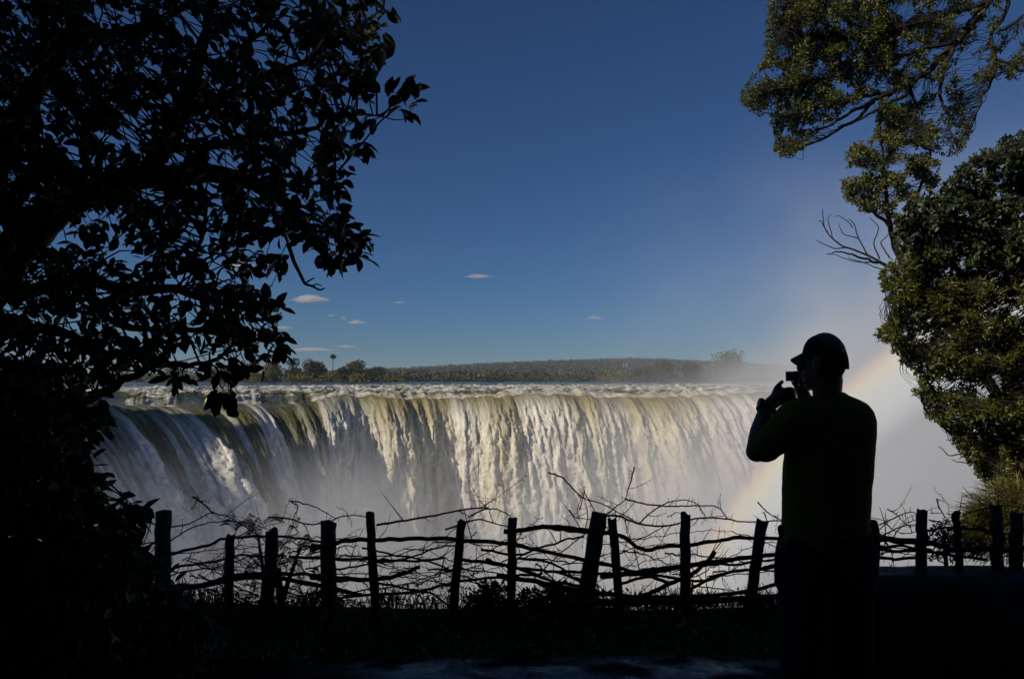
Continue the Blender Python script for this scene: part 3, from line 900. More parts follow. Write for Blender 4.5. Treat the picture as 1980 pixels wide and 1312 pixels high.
side_tree("fine_leaf_tree", "tree hanging into the upper right corner, its small sunlit leaves on long drooping branches",
    [([(2060, -260), (1960, -80), (1900, 20), (1850, 80), (1790, 140), (1730, 175), (1690, 195), (1640, 222), (1590, 250), (1530, 285)], (9.2, 8.6), 20, 2.5),
     ([(1900, 10), (1800, 40), (1700, 60), (1600, 70), (1520, 60)], (9.0, 8.6), 9, 2.5),
     ([(1850, 80), (1760, 100), (1660, 130), (1560, 160), (1470, 180)], (8.9, 8.6), 8, 2.5),
     ([(1730, 175), (1660, 190), (1590, 205), (1520, 225), (1480, 215)], (8.9, 8.6), 7, 2.2),
     ([(1690, 195), (1650, 235), (1600, 262), (1550, 285), (1515, 300)], (8.8, 8.7), 8, 2.5),
     ([(1790, 140), (1740, 190), (1690, 215), (1620, 245)], (8.9, 8.7), 9, 3),
     ([(1960, -60), (1940, 30), (1915, 80), (1925, 130), (1900, 190), (1880, 240)], (9.1, 8.9), 9, 2.5),
     ([(1850, 80), (1820, 160), (1830, 220), (1850, 280)], (8.9, 8.8), 9, 3),
     ([(1760, 160), (1770, 220), (1730, 260)], (8.9, 8.8), 7, 3), ([(2070, -150), (2140, 0), (2180, 100)], (9.2, 9.2), 14, 4), ([(2000, -60), (2050, 40), (2070, 130)], (9.1, 9.1), 12, 4),
     ([(1930, 60), (1970, 40), (1990, 20)], (9, 9), 6, 3), ([(1920, 110), (1960, 130), (1990, 140)], (9, 9), 6, 3),
     ([(1870, -40), (1750, -20), (1600, -10), (1500, 10)], (9.0, 8.6), 9, 3)],
    [([(1494, -40), (1484, 60), (1482, 110), (1440, 168), (1435, 195), (1452, 212), (1470, 230), (1500, 245), (1498, 290), (1515, 305), (1545, 292), (1560, 270), (1600, 235), (1680, 180), (1720, 130), (1720, -40)],
      3300, (8.2, 9.6), [(1625, 165, 16, 9), (1600, 215, 20, 8), (1560, 245, 18, 7), (1650, 215, 26, 14), (1688, 160, 16, 9), (1540, 205, 10, 6)], 40, -.32, 421),
     ([(1700, -40), (1690, 120), (1700, 220), (1690, 260), (1760, 250), (1790, 280), (1830, 300), (1860, 290), (1880, 255), (1860, 220), (1890, 160), (1960, 150), (1990, 110), (1930, 60), (1940, -40)],
      1700, (8.4, 9.8), [(1870, 130, 18, 40), (1740, 190, 20, 14), (1800, 170, 18, 12), (1900, 60, 14, 24)], 40, -.12, 423),
     ([(1960, 60), (1990, 20), (2000, 130), (1950, 140)], 26, (8.8, 9.2), [], 0, 0, 425),
     ([(1990, -60), (1996, 60), (2080, 200), (2260, 180), (2280, -60)], 800, (8.4, 9.8), [], 40, -.2, 427)],
    M_LEAF_FINE, .048, .38, [P(2150, 1500, 9.6), P(2130, 900, 9.5), P(2120, 400, 9.4), P(2060, -200, 9.2), P(2020, -500, 9.2)])

side_tree("slender_tree", "slender olive-leaved tree with dead bare twigs below its crown, right of the middle sky",
    [([(2000, 900), (1900, 720), (1810, 600), (1740, 500), (1722, 440), (1715, 380), (1705, 300), (1700, 240)], (14.6, 14.2), 20, 3),
     ([(1722, 440), (1690, 410), (1660, 390), (1640, 375)], (14.3, 14.2), 7, 3), ([(1730, 470), (1760, 400), (1790, 340), (1800, 290)], (14.3, 14.2), 9, 3),
     ([(1715, 380), (1680, 330), (1650, 300)], (14.2, 14.1), 6, 2.5), ([(1705, 320), (1740, 270), (1730, 225)], (14.2, 14.1), 6, 2.5),
     ([(1745, 540), (1715, 515), (1690, 505), (1660, 497), (1630, 487), (1600, 490)], (14.2, 14.0), 8, 2)],
    [([(1636, 292), (1660, 275), (1690, 268), (1700, 225), (1730, 200), (1780, 245), (1800, 290), (1828, 330), (1800, 370), (1770, 400), (1740, 425), (1700, 410), (1660, 405), (1632, 380), (1628, 350), (1645, 335)],
      1500, (13.3, 14.9), [(1690, 335, 14, 7), (1720, 370, 12, 16), (1660, 325, 16, 5)], 34, -.15, 431),
     ([(1700, 215), (1780, 230), (1790, 275), (1720, 285)], 140, (13.5, 14.6), [], 0, 0, 433)],
    M_LEAF_OLIVE, .066, .42, [P(2060, 1300, 14.8), P(2030, 1000, 14.7), P(1960, 820, 14.6), P(1900, 720, 14.6)],
    bare=[([(1725, 520), (1680, 495), (1640, 480), (1610, 462), (1595, 440), (1590, 405)], 14.1, 5, 1.6), ([(1640, 480), (1610, 478), (1578, 462)], 14.1, 3, 1.4),
          ([(1600, 450), (1588, 430), (1582, 428)], 14.1, 2.2, 1.2), ([(1680, 495), (1660, 460), (1650, 430), (1640, 425)], 14.1, 3, 1.3), ([(1660, 460), (1632, 452), (1620, 430)], 14.1, 2.4, 1.2),
          ([(1700, 500), (1690, 470), (1700, 440), (1680, 420)], 14.1, 3, 1.3), ([(1700, 505), (1650, 505), (1612, 490)], 14.1, 3, 1.3), ([(1720, 500), (1705, 470), (1720, 450)], 14.1, 3, 1.4),
          ([(1735, 530), (1690, 515), (1640, 497)], 14.1, 3, 1.3), ([(1650, 440), (1630, 420), (1612, 418)], 14.1, 2, 1.1), ([(1610, 462), (1602, 425), (1608, 415)], 14.1, 2, 1.1)])

side_tree("spreading_tree", "big dense green tree filling the right edge from mid height down to the reeds",
    [([(2080, 1000), (2000, 820), (1930, 700), (1850, 620), (1770, 570)], (8.2, 7.8), 40, 5), ([(2000, 820), (1940, 800), (1870, 780), (1800, 760)], (8.0, 7.8), 16, 4),
     ([(1980, 800), (1930, 850), (1890, 890)], (8, 7.8), 12, 4), ([(1930, 700), (1850, 690), (1760, 680), (1720, 650)], (8, 7.7), 14, 3), ([(2040, 900), (2010, 600), (1960, 480)], (8.2, 8.2), 30, 8),
     ([(1850, 840), (1800, 800), (1780, 770)], (7.8, 7.8), 6, 2)],
    [([(2230, 470), (2000, 470), (1900, 490), (1830, 500), (1760, 460), (1735, 500), (1700, 530), (1715, 580), (1730, 610), (1693, 648), (1720, 665), (1745, 700), (1770, 715), (1780, 745), (1760, 760), (1800, 770), (1785, 800),
       (1840, 830), (1855, 870), (1885, 905), (1900, 930), (1950, 950), (2000, 960), (2220, 960)], 10500, (6.9, 8.6), [(1745, 640, 12, 8)], 48, -.42, 441)],
    M_LEAF_FINE, .042, .42, [P(2150, 1500, 8.3), P(2110, 1100, 8.2), P(2060, 800, 8.2), P(2040, 600, 8.2)],
    bare=[([(1920, 900), (1880, 875), (1840, 880), (1815, 862)], 7.8, 4, 1.4), ([(1880, 878), (1850, 855), (1830, 852)], 7.8, 3, 1.3), ([(1900, 890), (1860, 895), (1838, 888)], 7.8, 3, 1.2)])

side_tree("creeper_tree", "tree smothered in almost black broad-leaved creeper, at the right edge above the green spreading tree",
    [([(2080, 800), (2020, 520), (1960, 420), (1880, 370), (1800, 390)], (7.6, 7.4), 34, 6), ([(2020, 500), (1980, 380), (1940, 310), (1900, 300)], (7.5, 7.4), 18, 5), ([(1960, 430), (1860, 440), (1770, 430)], (7.5, 7.4), 12, 4)],
    [([(2240, 230), (2010, 245), (1960, 262), (1905, 290), (1865, 318), (1835, 345), (1800, 372), (1765, 395), (1735, 425), (1738, 470), (1780, 500), (1850, 515), (1930, 505), (2010, 500), (2240, 510)], 2700, (7.0, 8.0), [], 50, -.6, 451)],
    M_LEAF_VINE, .055, .6, [P(2180, 1500, 7.8), P(2150, 1000, 7.7), P(2090, 700, 7.6), P(2050, 560, 7.5)])

# sunlit clump of long grass below the trees at the right
cb = P(1985, 1095, 6.25)
n = 9000
az = rng.uniform(0, 2 * math.pi, n); el = np.arccos(rng.uniform(0.0, 1, n))
dd_ = np.stack([np.cos(az) * np.sin(el), np.sin(az) * np.sin(el), np.cos(el)], 1)
st = cb + dd_ * np.array([.48, .40, .55]) * rng.uniform(.55, 1.0, (n, 1)) + np.array([0, 0, .12])
ax = unit(dd_ * [1, 1, .5] + rng.normal(size=(n, 3)) * .35 + [0, 0, -.25])
v, f = leaf_mesh(st, ax, np.broadcast_to([0, 0, 1.0], (n, 3)) + rng.normal(size=(n, 3)) * .3, rng.uniform(.07, .19, n), .045, True)
tag(build("grass_clump", v, f, M_REED), "rounded sunlit clump of yellow-green drooping grass behind the fence at the right edge", "grass clump")

# --- unseen leafy shell added behind and over the camera to shade the foreground
M_SHADE_LEAF = leaf_mat("shade_canopy_leaf", (0.012, 0.02, 0.006), (0.03, 0.042, 0.012), 0.6, 0.0, None, 0.2)
prof = np.array([[-7.5, -.3], [-7.8, 2], [-7.2, 4], [-5.6, 5.8], [-3.6, 6.6], [-1.6, 6.2], [-.2, 5.6], [.6, 5.1], [1.3, 4.7]])
pr = smooth_path(prof, 6); xs = np.linspace(-22, 17, 90)
FX, FI = np.meshgrid(xs, np.arange(len(pr)))
FY, FZ = pr[FI, 0], pr[FI, 1]
side = np.clip(np.abs(FX + 3) - 15.0, 0, 5)
FY = FY + .8 * fbm(FX * .3, FZ * .3, FY * .3, 3, 501) * 1.2
FZ = FZ * (1 - .07 * side) * (1 + .08 * sstep(-4, -6, FX) + .24 * sstep(-6.9, -7.9, FX) + .42 * sstep(-10.2, -11.8, FX)) * (1 - .16 * sstep(3.5, 1.5, np.abs(FX + 2.6)) * sstep(-1.5, 1, FY)) + .5 * fbm(FX * .35, FZ * .3, FY * .3 + 9, 3, 503)
FV = np.stack([FX, FY, FZ], -1)
M_UNDER = noise_mat("shade_canopy_skin", (0.006, 0.009, 0.004), (0.02, 0.028, 0.01), 1.2, .95, .5, spec=.1)
nf = 16000
ii = rng.integers(0, FV.shape[0], nf); jj = rng.integers(0, FV.shape[1], nf)
pp_ = FV[ii, jj] + rng.normal(size=(nf, 3)) * .35
lv, lf = leaf_mesh(pp_, unit(rng.normal(size=(nf, 3))), unit(rng.normal(size=(nf, 3))), rng.uniform(.2, .45, nf), .5, False)
nb = FV.shape[0] * FV.shape[1]
fo = build("shade_canopy", np.vstack([FV.reshape(-1, 3), lv]), [grid_faces(*FV.shape[:2]), lf + nb], M_UNDER, None, False)
tag(fo, "unseen leaf canopy added to shade the viewpoint", "shade_canopy", None, "stuff")
# ------------------------------------------------------------------ the branch fence
def post(parent, top, bot, wpx, d, square=False, label=None):
    t, b_ = P(*top, d), P(*bot, d)
    b_ = b_ + (b_ - t) * .22
    r = wpx / F_PX * d / 2
    n = 14; k = 4 if square else 9
    pts = t + (b_ - t) * np.linspace(0, 1, n)[:, None]
    pts = pts + .003 * rng.normal(size=pts.shape) * np.array([1, 1, 0])
    m = MB(); m.tube(pts, r * (1 + .035 * rng.normal(size=n)) * np.linspace(1, 1.06, n) * (1.25 if square else 1), k, True)
    o = m.build("post", M_WOOD, parent, not square)
    me = o.data                                                # hewn, uneven top
    for v in me.vertices:
        if v.co.z > (t[2] - parent_world(parent)[2]) - .02:
            v.co.z += rng.uniform(-.02, .015)
            v.co.x += rng.uniform(-.006, .006)
    if label: o['label'] = label
    return o


def rail(parent, pts, wpx, d, name="rail", wig=.012, taper=.75, twigs=0):
    n = len(pts)
    dl = d + np.cumsum(rng.uniform(-.07, .07, n)) * .5
    w = smooth_path(PP(pts, dl), 7)
    t = np.arange(len(w))
    s = rng.uniform(0, 90)
    w = w + wig * np.stack([fbm(t * .3, s, 0, 3, 5), .5 * fbm(t * .3, s + 5, 0, 3, 6), fbm(t * .3, s + 9, 0, 3, 7)], 1)
    r = np.linspace(1, taper, len(w)) * (1 + .12 * fbm(t * .5, s, 3, 2, 8)) * wpx / 2 / F_PX * d
    m = MB(); m.tube(w, r, 8)
    for i in rng.choice(len(w), min(twigs, len(w)), False):    # snapped side twigs
        a = unit(rng.normal(size=3) * [1, .4, 1] + [0, 0, .25]); L = rng.uniform(.06, .32)
        e = w[i] + a * L
        mid = (w[i] + e) / 2 + rng.normal(size=3) * .02
        m.tube(smooth_path([w[i], mid, e], 3), np.linspace(.0045, .0018, 7), 4)
    return m.build(name, M_TWIG, parent, True)


def thorn_branch(parent, pts, wpx, d, wig=.01, thorns=1.0):
    n = len(pts)
    w = smooth_path(PP(pts, d + rng.uniform(-.05, .05, n)), 8)
    t = np.arange(len(w)); s = rng.uniform(0, 90)
    w = w + wig * np.stack([fbm(t * .4, s, 0, 2, 5), .4 * fbm(t * .4, s + 5, 0, 2, 6), fbm(t * .4, s + 9, 0, 2, 7)], 1)
    r = np.linspace(1, .55, len(w)) * wpx / 2 / F_PX * d
    m = MB(); m.tube(w, r, 5)
    tg = unit(np.gradient(w, axis=0)); L = np.linalg.norm(np.diff(w, axis=0), axis=1).sum()
    for k in range(int(L / .05 * thorns)):
        i = rng.integers(0, len(w)); a = unit(np.cross(tg[i], rng.normal(size=3) * [.3, 1, .3]) + .25 * rng.normal(size=3) * [1, .3, 1])
        l = rng.choice([.025, .04, .06, .1], p=[.3, .35, .25, .1])
        m.tube(np.array([w[i], w[i] + a * l]), [.0028, .0008], 3)
    for k in range(int(L / .22)):                                 # side shoots
        i = rng.integers(2, len(w) - 1); a = unit(tg[i] * rng.choice([-1, 1]) + unit(np.cross(tg[i], rng.normal(size=3) * [.3, 1, .3])) * rng.uniform(.6, 1.6))
        l = rng.uniform(.07, .3); e = w[i] + a * l
        sh = smooth_path([w[i], w[i] + a * l * .5 + rng.normal(size=3) * l * .1, e], 4)
        m.tube(sh, np.linspace(r[i] * .6, .0011, len(sh)), 4)
        for q in sh[2:]:
            t_ = unit(rng.normal(size=3) * [1, .3, 1]); m.tube(np.array([q, q + t_ * rng.uniform(.015, .035)]), [.0018, .0006], 3)
    return m.build("thorn_branch", M_TWIG, parent)


FD = 6.0
fence = empty("branch_fence", P(860, 1215, FD), "rough fence of wooden posts woven with thorny branches along the gorge rim", "fence")
for t, b_, w_, sq in (((316, 988), (314, 1205), 25, True), ((446, 1036), (441, 1195), 18, False), ((528, 1024), (514, 1210), 23, False), ((536, 1100), (549, 1205), 14, False),
                      ((634, 1006), (637, 1215), 24, True), ((715, 990), (729, 1220), 17, False), ((893, 1006), (872, 1210), 17, False), ((990, 1002), (988, 1205), 17, False),
                      ((1158, 993), (1124, 1215), 25, True), ((1184, 1002), (1200, 1210), 17, False), ((1325, 993), (1325, 1205), 20, False), ((1474, 1007), (1444, 1210), 21, False)):
    post(fence, t, b_, w_, FD + rng.uniform(-.04, .04), sq)
for pts, w_, dy in (
    ([(600, 1062), (660, 1046), (720, 1043), (800, 1041), (900, 1043), (990, 1053), (1060, 1067), (1150, 1086), (1230, 1105), (1300, 1128)], 9, -.07),
    ([(975, 1028), (1010, 1024), (1080, 1018), (1130, 1026), (1170, 1030), (1205, 1036), (1240, 1061), (1290, 1057), (1360, 1050), (1430, 1040), (1530, 1041)], 9.5, .08),
    ([(1060, 1020), (1110, 1025), (1170, 1029)], 8, .1),
    ([(560, 1075), (640, 1080), (720, 1081), (800, 1084), (860, 1078)], 6, .06),
    ([(230, 1160), (280, 1148), (330, 1140), (420, 1126), (480, 1114), (560, 1120), (640, 1136), (700, 1150)], 11, -.06),
    ([(250, 1132), (330, 1133), (400, 1128), (450, 1112), (520, 1105), (600, 1110), (660, 1116)], 8, .07),
    ([(300, 1080), (340, 1068), (400, 1054), (440, 1040), (500, 1036), (560, 1038), (640, 1050)], 6, -.08),
    ([(600, 1116), (660, 1119), (720, 1119), (770, 1112), (810, 1096)], 10, -.09),
    ([(640, 1158), (700, 1150), (760, 1147), (830, 1137), (900, 1122), (990, 1113), (1050, 1108)], 6, .05),
    ([(720, 1124), (780, 1136), (830, 1146), (870, 1172)], 5, -.05),
    ([(700, 1058), (760, 1072), (820, 1082), (880, 1106), (930, 1130), (960, 1150)], 4, .05),
    ([(880, 1080), (940, 1086), (990, 1096), (1050, 1102), (1100, 1112), (1150, 1130)], 7, .09),
    ([(940, 1082), (1000, 1098), (1060, 1120), (1130, 1135), (1200, 1152)], 7, -.08),
    ([(1160, 1112), (1230, 1108), (1300, 1098), (1360, 1088), (1430, 1080), (1530, 1068)], 11, .09),
    ([(1080, 1104), (1150, 1108), (1220, 1106), (1320, 1092), (1420, 1090), (1480, 1082), (1530, 1078)], 6, -.08),
    ([(1180, 1165), (1240, 1152), (1290, 1130), (1340, 1108), (1384, 1067)], 10, -.1),
    ([(960, 1112), (1040, 1124), (1120, 1142), (1200, 1150), (1300, 1154), (1400, 1148), (1530, 1126)], 10, -.06),
    ([(1070, 1164), (1180, 1164), (1300, 1162), (1420, 1158), (1530, 1150)], 15, -.1),
    ([(1190, 1130), (1260, 1112), (1300, 1116), (1360, 1122), (1420, 1104), (1470, 1102), (1530, 1082)], 6, .06),
    ([(1330, 1140), (1400, 1108), (1470, 1098), (1530, 1086)], 6, .03),
    ([(930, 1062), (1000, 1072), (1040, 1060), (1090, 1044), (1130, 1036)], 5, .05),
    ([(1000, 1078), (1070, 1090), (1110, 1116), (1140, 1140)], 5, .02),
    ([(640, 1100), (720, 1090), (790, 1078), (840, 1060), (890, 1052)], 4, .04),
    ([(290, 1110), (350, 1094), (420, 1084), (470, 1072), (540, 1084)], 5, .04),
):
    rail(fence, pts, w_, FD + dy, twigs=rng.integers(2, 7))
for pts, w_ in (
    ([(1060, 913), (1086, 922), (1106, 942), (1128, 962), (1165, 974), (1200, 992), (1236, 1012)], 3.4), ([(1227, 902), (1220, 928), (1213, 952), (1210, 965)], 3),
    ([(1208, 964), (1250, 974), (1300, 978), (1345, 977), (1385, 979), (1402, 996), (1406, 1002)], 3.4), ([(1236, 1010), (1262, 988), (1290, 972), (1320, 966), (1348, 974), (1364, 1000)], 3),
    ([(1165, 1002), (1190, 980), (1210, 965)], 3), ([(1170, 996), (1200, 998), (1236, 1012), (1290, 1016), (1345, 1002), (1390, 1001), (1440, 1008), (1520, 1006)], 4.5),
    ([(1465, 970), (1482, 988), (1500, 1000), (1520, 1008)], 3), ([(1478, 990), (1484, 1008)], 3),
    ([(728, 1014), (780, 1006), (840, 996), (900, 984), (944, 981)], 5), ([(905, 1000), (935, 985), (960, 984), (985, 996), (990, 1010)], 3.4), ([(860, 1024), (920, 1004), (960, 1012), (1010, 1026)], 4),
    ([(372, 960), (392, 972), (412, 990), (446, 1000), (480, 1022), (500, 1034)], 3.6), ([(330, 1018), (365, 1012), (400, 994), (415, 990)], 3.2), ([(372, 960), (385, 962), (378, 972), (370, 985)], 2.6),
    ([(518, 1000), (560, 1002), (590, 1012), (630, 1010), (660, 998), (690, 996), (712, 1000)], 3.6), ([(560, 966), (585, 972), (620, 984), (650, 1004)], 3), ([(560, 968), (576, 980), (566, 1004), (575, 1030)], 2.8),
    ([(330, 1045), (370, 1020), (420, 1008), (480, 1010), (520, 1024)], 3), ([(1120, 985), (1128, 960), (1130, 940)], 2.4), ([(1100, 985), (1115, 1000), (1160, 1004)], 2.6),
    ([(1290, 1000), (1310, 990), (1325, 1000)], 2), ([(1200, 1040), (1240, 1040), (1285, 1016)], 3), ([(1130, 950), (1148, 985), (1160, 1006)], 2.4),
):
    thorn_branch(fence, pts, w_, FD + rng.uniform(-.08, .08), .006)
for k in range(72):                                              # the tangle between the rails
    x0 = rng.uniform(300, 1480) if k < 54 else rng.uniform(290, 640); y0 = 1040 + rng.uniform(0, 120); L = rng.uniform(90, 260); sl = rng.normal() * .28
    pts = [(x0 + L * t, y0 + L * sl * t + 10 * math.sin(3 * t + k) + rng.normal() * 4) for t in (0, .33, .66, 1)]
    thorn_branch(fence, pts, rng.uniform(1.6, 3.6), FD + rng.uniform(-.14, .14), .016, 1.0)

# ------------------------------------------------------------------ low stone wall at the right and the fence standing in it
WX0, WX1, WY0, WY1, WT = 1.75, 5.2, 4.5, 4.86, 0.455
M_STONE = noise_mat("wall_stone", (0.01, 0.0095, 0.009), (0.03, 0.028, 0.025), 5.5, .62, .7, spec=.4, stretch=(1, 1, 2.2))
nx, ns = 150, 44
prof = []
for t in np.linspace(0, 1, ns):
    if t < .4: prof.append((WY0, -.5 + (WT + .5) * t / .4))
    elif t < .6: prof.append((WY0 + (WY1 - WY0) * (t - .4) / .2, WT))
    else: prof.append((WY1, WT - (WT + .7) * (t - .6) / .4))
prof = np.array(prof); 
for _ in range(2): prof[1:-1] = (prof[:-2] + 2 * prof[1:-1] + prof[2:]) / 4
wx = np.linspace(WX0, WX1, nx)
Wv = np.zeros((ns, nx, 3)); Wv[..., 0] = wx[None]; Wv[..., 1] = prof[:, 0:1] + .12 * np.clip(wx - 3.0, 0, 3)[None] ** 1.5 * .4; Wv[..., 2] = prof[:, 1:2]
d1 = fbm(Wv[..., 0] * 2.2, Wv[..., 2] * 3, Wv[..., 1] * 3, 4, 601)
Wv[..., 1] += .02 * d1; Wv[..., 2] += .012 * fbm(Wv[..., 0] * 2.6, Wv[..., 1] * 4, 0, 4, 603) * (prof[:, 1:2] > .3)
Wv[..., 2] = np.where(prof[:, 1:2] > .35, Wv[..., 2] - .025 * np.clip(Wv[..., 0] - 3.0, 0, 2), Wv[..., 2])
nb_ = ns * nx
capv = np.array([[WX0, WY0 + .15, -.5]])
ends = np.stack([np.arange(ns - 1) * nx, np.arange(1, ns) * nx, np.full(ns - 1, nb_)], -1)
tag(build("stone_wall", np.vstack([Wv.reshape(-1, 3), capv]), [grid_faces(ns, nx), ends], M_STONE, None, True), "low dark stone wall with a dull grey top behind the standing man at the right", "wall")
WD = 4.68
fence2 = empty("wall_fence", P(1800, 1106, WD), "short fence of posts and thorn branches standing on the low stone wall at the right", "fence")
for t, b_, w_, lab in (((1782, 989), (1780, 1104), 20, None), ((1847, 989), (1856, 1104), 14, "post with a forked, notched top"), ((1925, 976), (1928, 1100), 21, None), ((1966, 990), (1963, 1102), 24, None)):
    post(fence2, t, b_, w_, WD + rng.uniform(-.03, .03), False, lab)
for pts, w_, dy in (([(1660, 1040), (1700, 1041), (1760, 1045), (1800, 1050), (1840, 1060), (1900, 1062), (1990, 1060)], 13, -.07), ([(1660, 1060), (1720, 1064), (1790, 1066), (1850, 1074), (1910, 1082)], 7, .06),
                    ([(1660, 1076), (1720, 1079), (1790, 1076)], 7, .05), ([(1792, 1025), (1830, 1020), (1880, 1022), (1920, 1028)], 5, .06), ([(1845, 1017), (1880, 1022), (1960, 1034)], 5, .06),
                    ([(1660, 1052), (1690, 1058), (1740, 1056), (1800, 1062)], 6, .02), ([(1693, 1018), (1702, 1036), (1712, 1042)], 6, -.04)):
    rail(fence2, pts, w_, WD + dy, twigs=rng.integers(2, 6))
for pts, w_ in (([(1716, 984), (1730, 992), (1745, 1006), (1760, 1020)], 2.6), ([(1700, 1015), (1740, 995), (1762, 990), (1780, 996)], 2.8), ([(1705, 1036), (1740, 1018), (1780, 1012)], 3.2), ([(1710, 1008), (1730, 1026), (1760, 1030), (1790, 1016)], 2.6),
                ([(1796, 1004), (1820, 1010), (1850, 1016)], 3), ([(1811, 964), (1818, 985), (1830, 1002), (1842, 1018)], 3), ([(1800, 992), (1822, 991)], 2), ([(1792, 1050), (1815, 1040), (1848, 1024)], 3), ([(1800, 1020), (1830, 1042), (1860, 1060)], 3),
                ([(1862, 994), (1890, 986), (1930, 978), (1985, 980)], 2.6), ([(1690, 1070), (1730, 1066), (1770, 1074)], 2.6), ([(1690, 1064), (1720, 1058), (1775, 1062)], 2.6), ([(1725, 1040), (1745, 1016), (1770, 1004)], 2.4)):
    thorn_branch(fence2, pts, w_, WD + rng.uniform(-.05, .05), .005)

# ------------------------------------------------------------------ plants along the fence
bush("feathery_shrub", [(415, 1000), (470, 990), (530, 995), (560, 1010), (620, 1030), (630, 1060), (600, 1100), (560, 1130), (480, 1150), (430, 1110), (440, 1050)], 5, (5.8, 6.3), .02, .3, M_WEED,
     "shrub with feathery divided leaves tangled in the fence among the left posts", "shrub", [], [[(500, 1240), (510, 1120), (500, 1040)], [(520, 1240), (560, 1120), (580, 1060)]], 3, seed=611)
fsh = bpy.data.objects["feathery_shrub"]
for k in range(92):
    st_m = MB()                                              # pinnate fronds
    p0 = PP(scatter([(415, 1010), (470, 995), (540, 1000), (625, 1035), (635, 1065), (590, 1095), (640, 1130), (600, 1190), (460, 1180), (420, 1110), (450, 1050)], 1), rng.uniform(5.75, 6.3))[0]
    a = unit(rng.normal(size=3) * [1, .5, .6] + [0, 0, .25]); L = rng.uniform(.09, .17)
    rc = smooth_path([p0, p0 + a * L * .6 + [0, 0, .01], p0 + a * L + [0, 0, -.03]], 8)
    st_m.tube(rc, .0012, 3)
    sd = unit(np.cross(a, rng.normal(size=3)))
    q = np.repeat(rc[2:], 2, 0); sgn = np.tile([1, -1], len(rc) - 2)[:, None]
    v, f = leaf_mesh(q, sd * sgn + a * .35, np.broadcast_to(np.cross(a, sd), q.shape), np.full(len(q), L * .2), .3, False)
    st_m.add(v, f)
    st_m.build("frond", M_WEED, fsh)

bush("leafy_shrub", [(905, 1160), (925, 1130), (955, 1120), (980, 1134), (988, 1200), (895, 1205)], 110, (6.1, 6.5), .055, .5, M_WEED,
     "small broad-leaved shrub at the foot of the fence, left of the middle posts", "shrub", [], [[(945, 1260), (945, 1200), (950, 1150)]], 5, lump=0, seed=613)
bush("leafy_shrub", [(1000, 1158), (1020, 1136), (1045, 1128), (1062, 1136), (1078, 1122), (1110, 1132), (1140, 1156), (1150, 1215), (1000, 1215)], 240, (6.1, 6.5), .052, .5, M_WEED,
     "wider broad-leaved shrub at the foot of the fence, just left of the leaning thick post", "shrub", [], [[(1060, 1260), (1050, 1200), (1040, 1150)], [(1080, 1260), (1090, 1200), (1095, 1150)]], 5, lump=0, seed=615)
bush("leafy_shrub", [(575, 1150), (610, 1140), (650, 1135), (680, 1150), (690, 1215), (570, 1215)], 80, (6.1, 6.5), .04, .4, M_WEED,
     "dark small-leaved shrub behind the square fence post at the left", "shrub", [], [[(630, 1260), (630, 1200), (640, 1150)]], 5, lump=0, seed=617)
bush("leafy_shrub", [(1800, 1010), (1830, 1005), (1850, 1020), (1860, 1060), (1840, 1085), (1800, 1080)], 60, (5.2, 5.6), .03, .45, M_WEED,
     "small leafy sprig showing between the two nearest posts on the stone wall", "shrub", [], [[(1830, 1160), (1830, 1090), (1825, 1030)]], 5, lump=0, seed=619)

# weeds and grass along the rim
n = 21000
gx_ = rng.uniform(-5.2, 3.6, n); gy_ = rng.uniform(4.62, 6.95, n)
clump = fbm(gx_ * 1.6, gy_ * 1.6, 0, 3, 621)
hgt_ = np.clip(.13 + .16 * clump + .05 * rng.normal(size=n), .03, .42) * (.25 + .75 * sstep(4.6, 5.7, gy_))
gb = np.stack([gx_, gy_, ground_z(gx_, gy_) - .03], 1)
v, f = leaf_mesh(gb, unit(np.stack([rng.normal(size=n) * .28, rng.normal(size=n) * .28, np.ones(n)], 1)), unit(rng.normal(size=(n, 3)) * [1, 1, .1]), hgt_, .05, True)
n2 = 14000
px_ = rng.uniform(-5.2, 3.6, n2); py_ = rng.uniform(4.55, 6.9, n2); cl2 = np.clip(.16 + .14 * fbm(px_ * 1.3, py_ * 1.3, 4, 3, 623), .02, .36) * (.12 + .88 * sstep(4.6, 5.6, py_))
pb = np.stack([px_, py_, ground_z(px_, py_) + cl2 * rng.uniform(0, 1, n2)], 1)
v2, f2 = leaf_mesh(pb, unit(rng.normal(size=(n2, 3)) + [0, 0, .5]), unit(rng.normal(size=(n2, 3))), rng.uniform(.02, .05, n2), .45, True)
wd_ = build("undergrowth", np.vstack([v, v2]), [np.vstack([f, f2 + len(v)])], M_WEED)
tag(wd_, "low weeds and grass growing along the rim under the fence", "undergrowth", None, "stuff")

for k, (px, py, r, lab) in enumerate(((300, 1215, .22, "dark rounded boulder in the weeds by the first fence post"), (372, 1220, .13, "smaller dark stone right of the rounded boulder, by the first fence post"))):
    v, f = ICO
    c = P(px, py, 5.3)
    vv = v * (1 + .22 * fbm(v[:, 0] * 1.3 + k, v[:, 1] * 1.3, v[:, 2] * 1.3, 4, 631)[:, None]) * r * np.array([1.25, 1, .8]) + c
    tag(build("boulder", vv, f, M_ROCK, None, True), lab, "boulder", "stones by the fence")

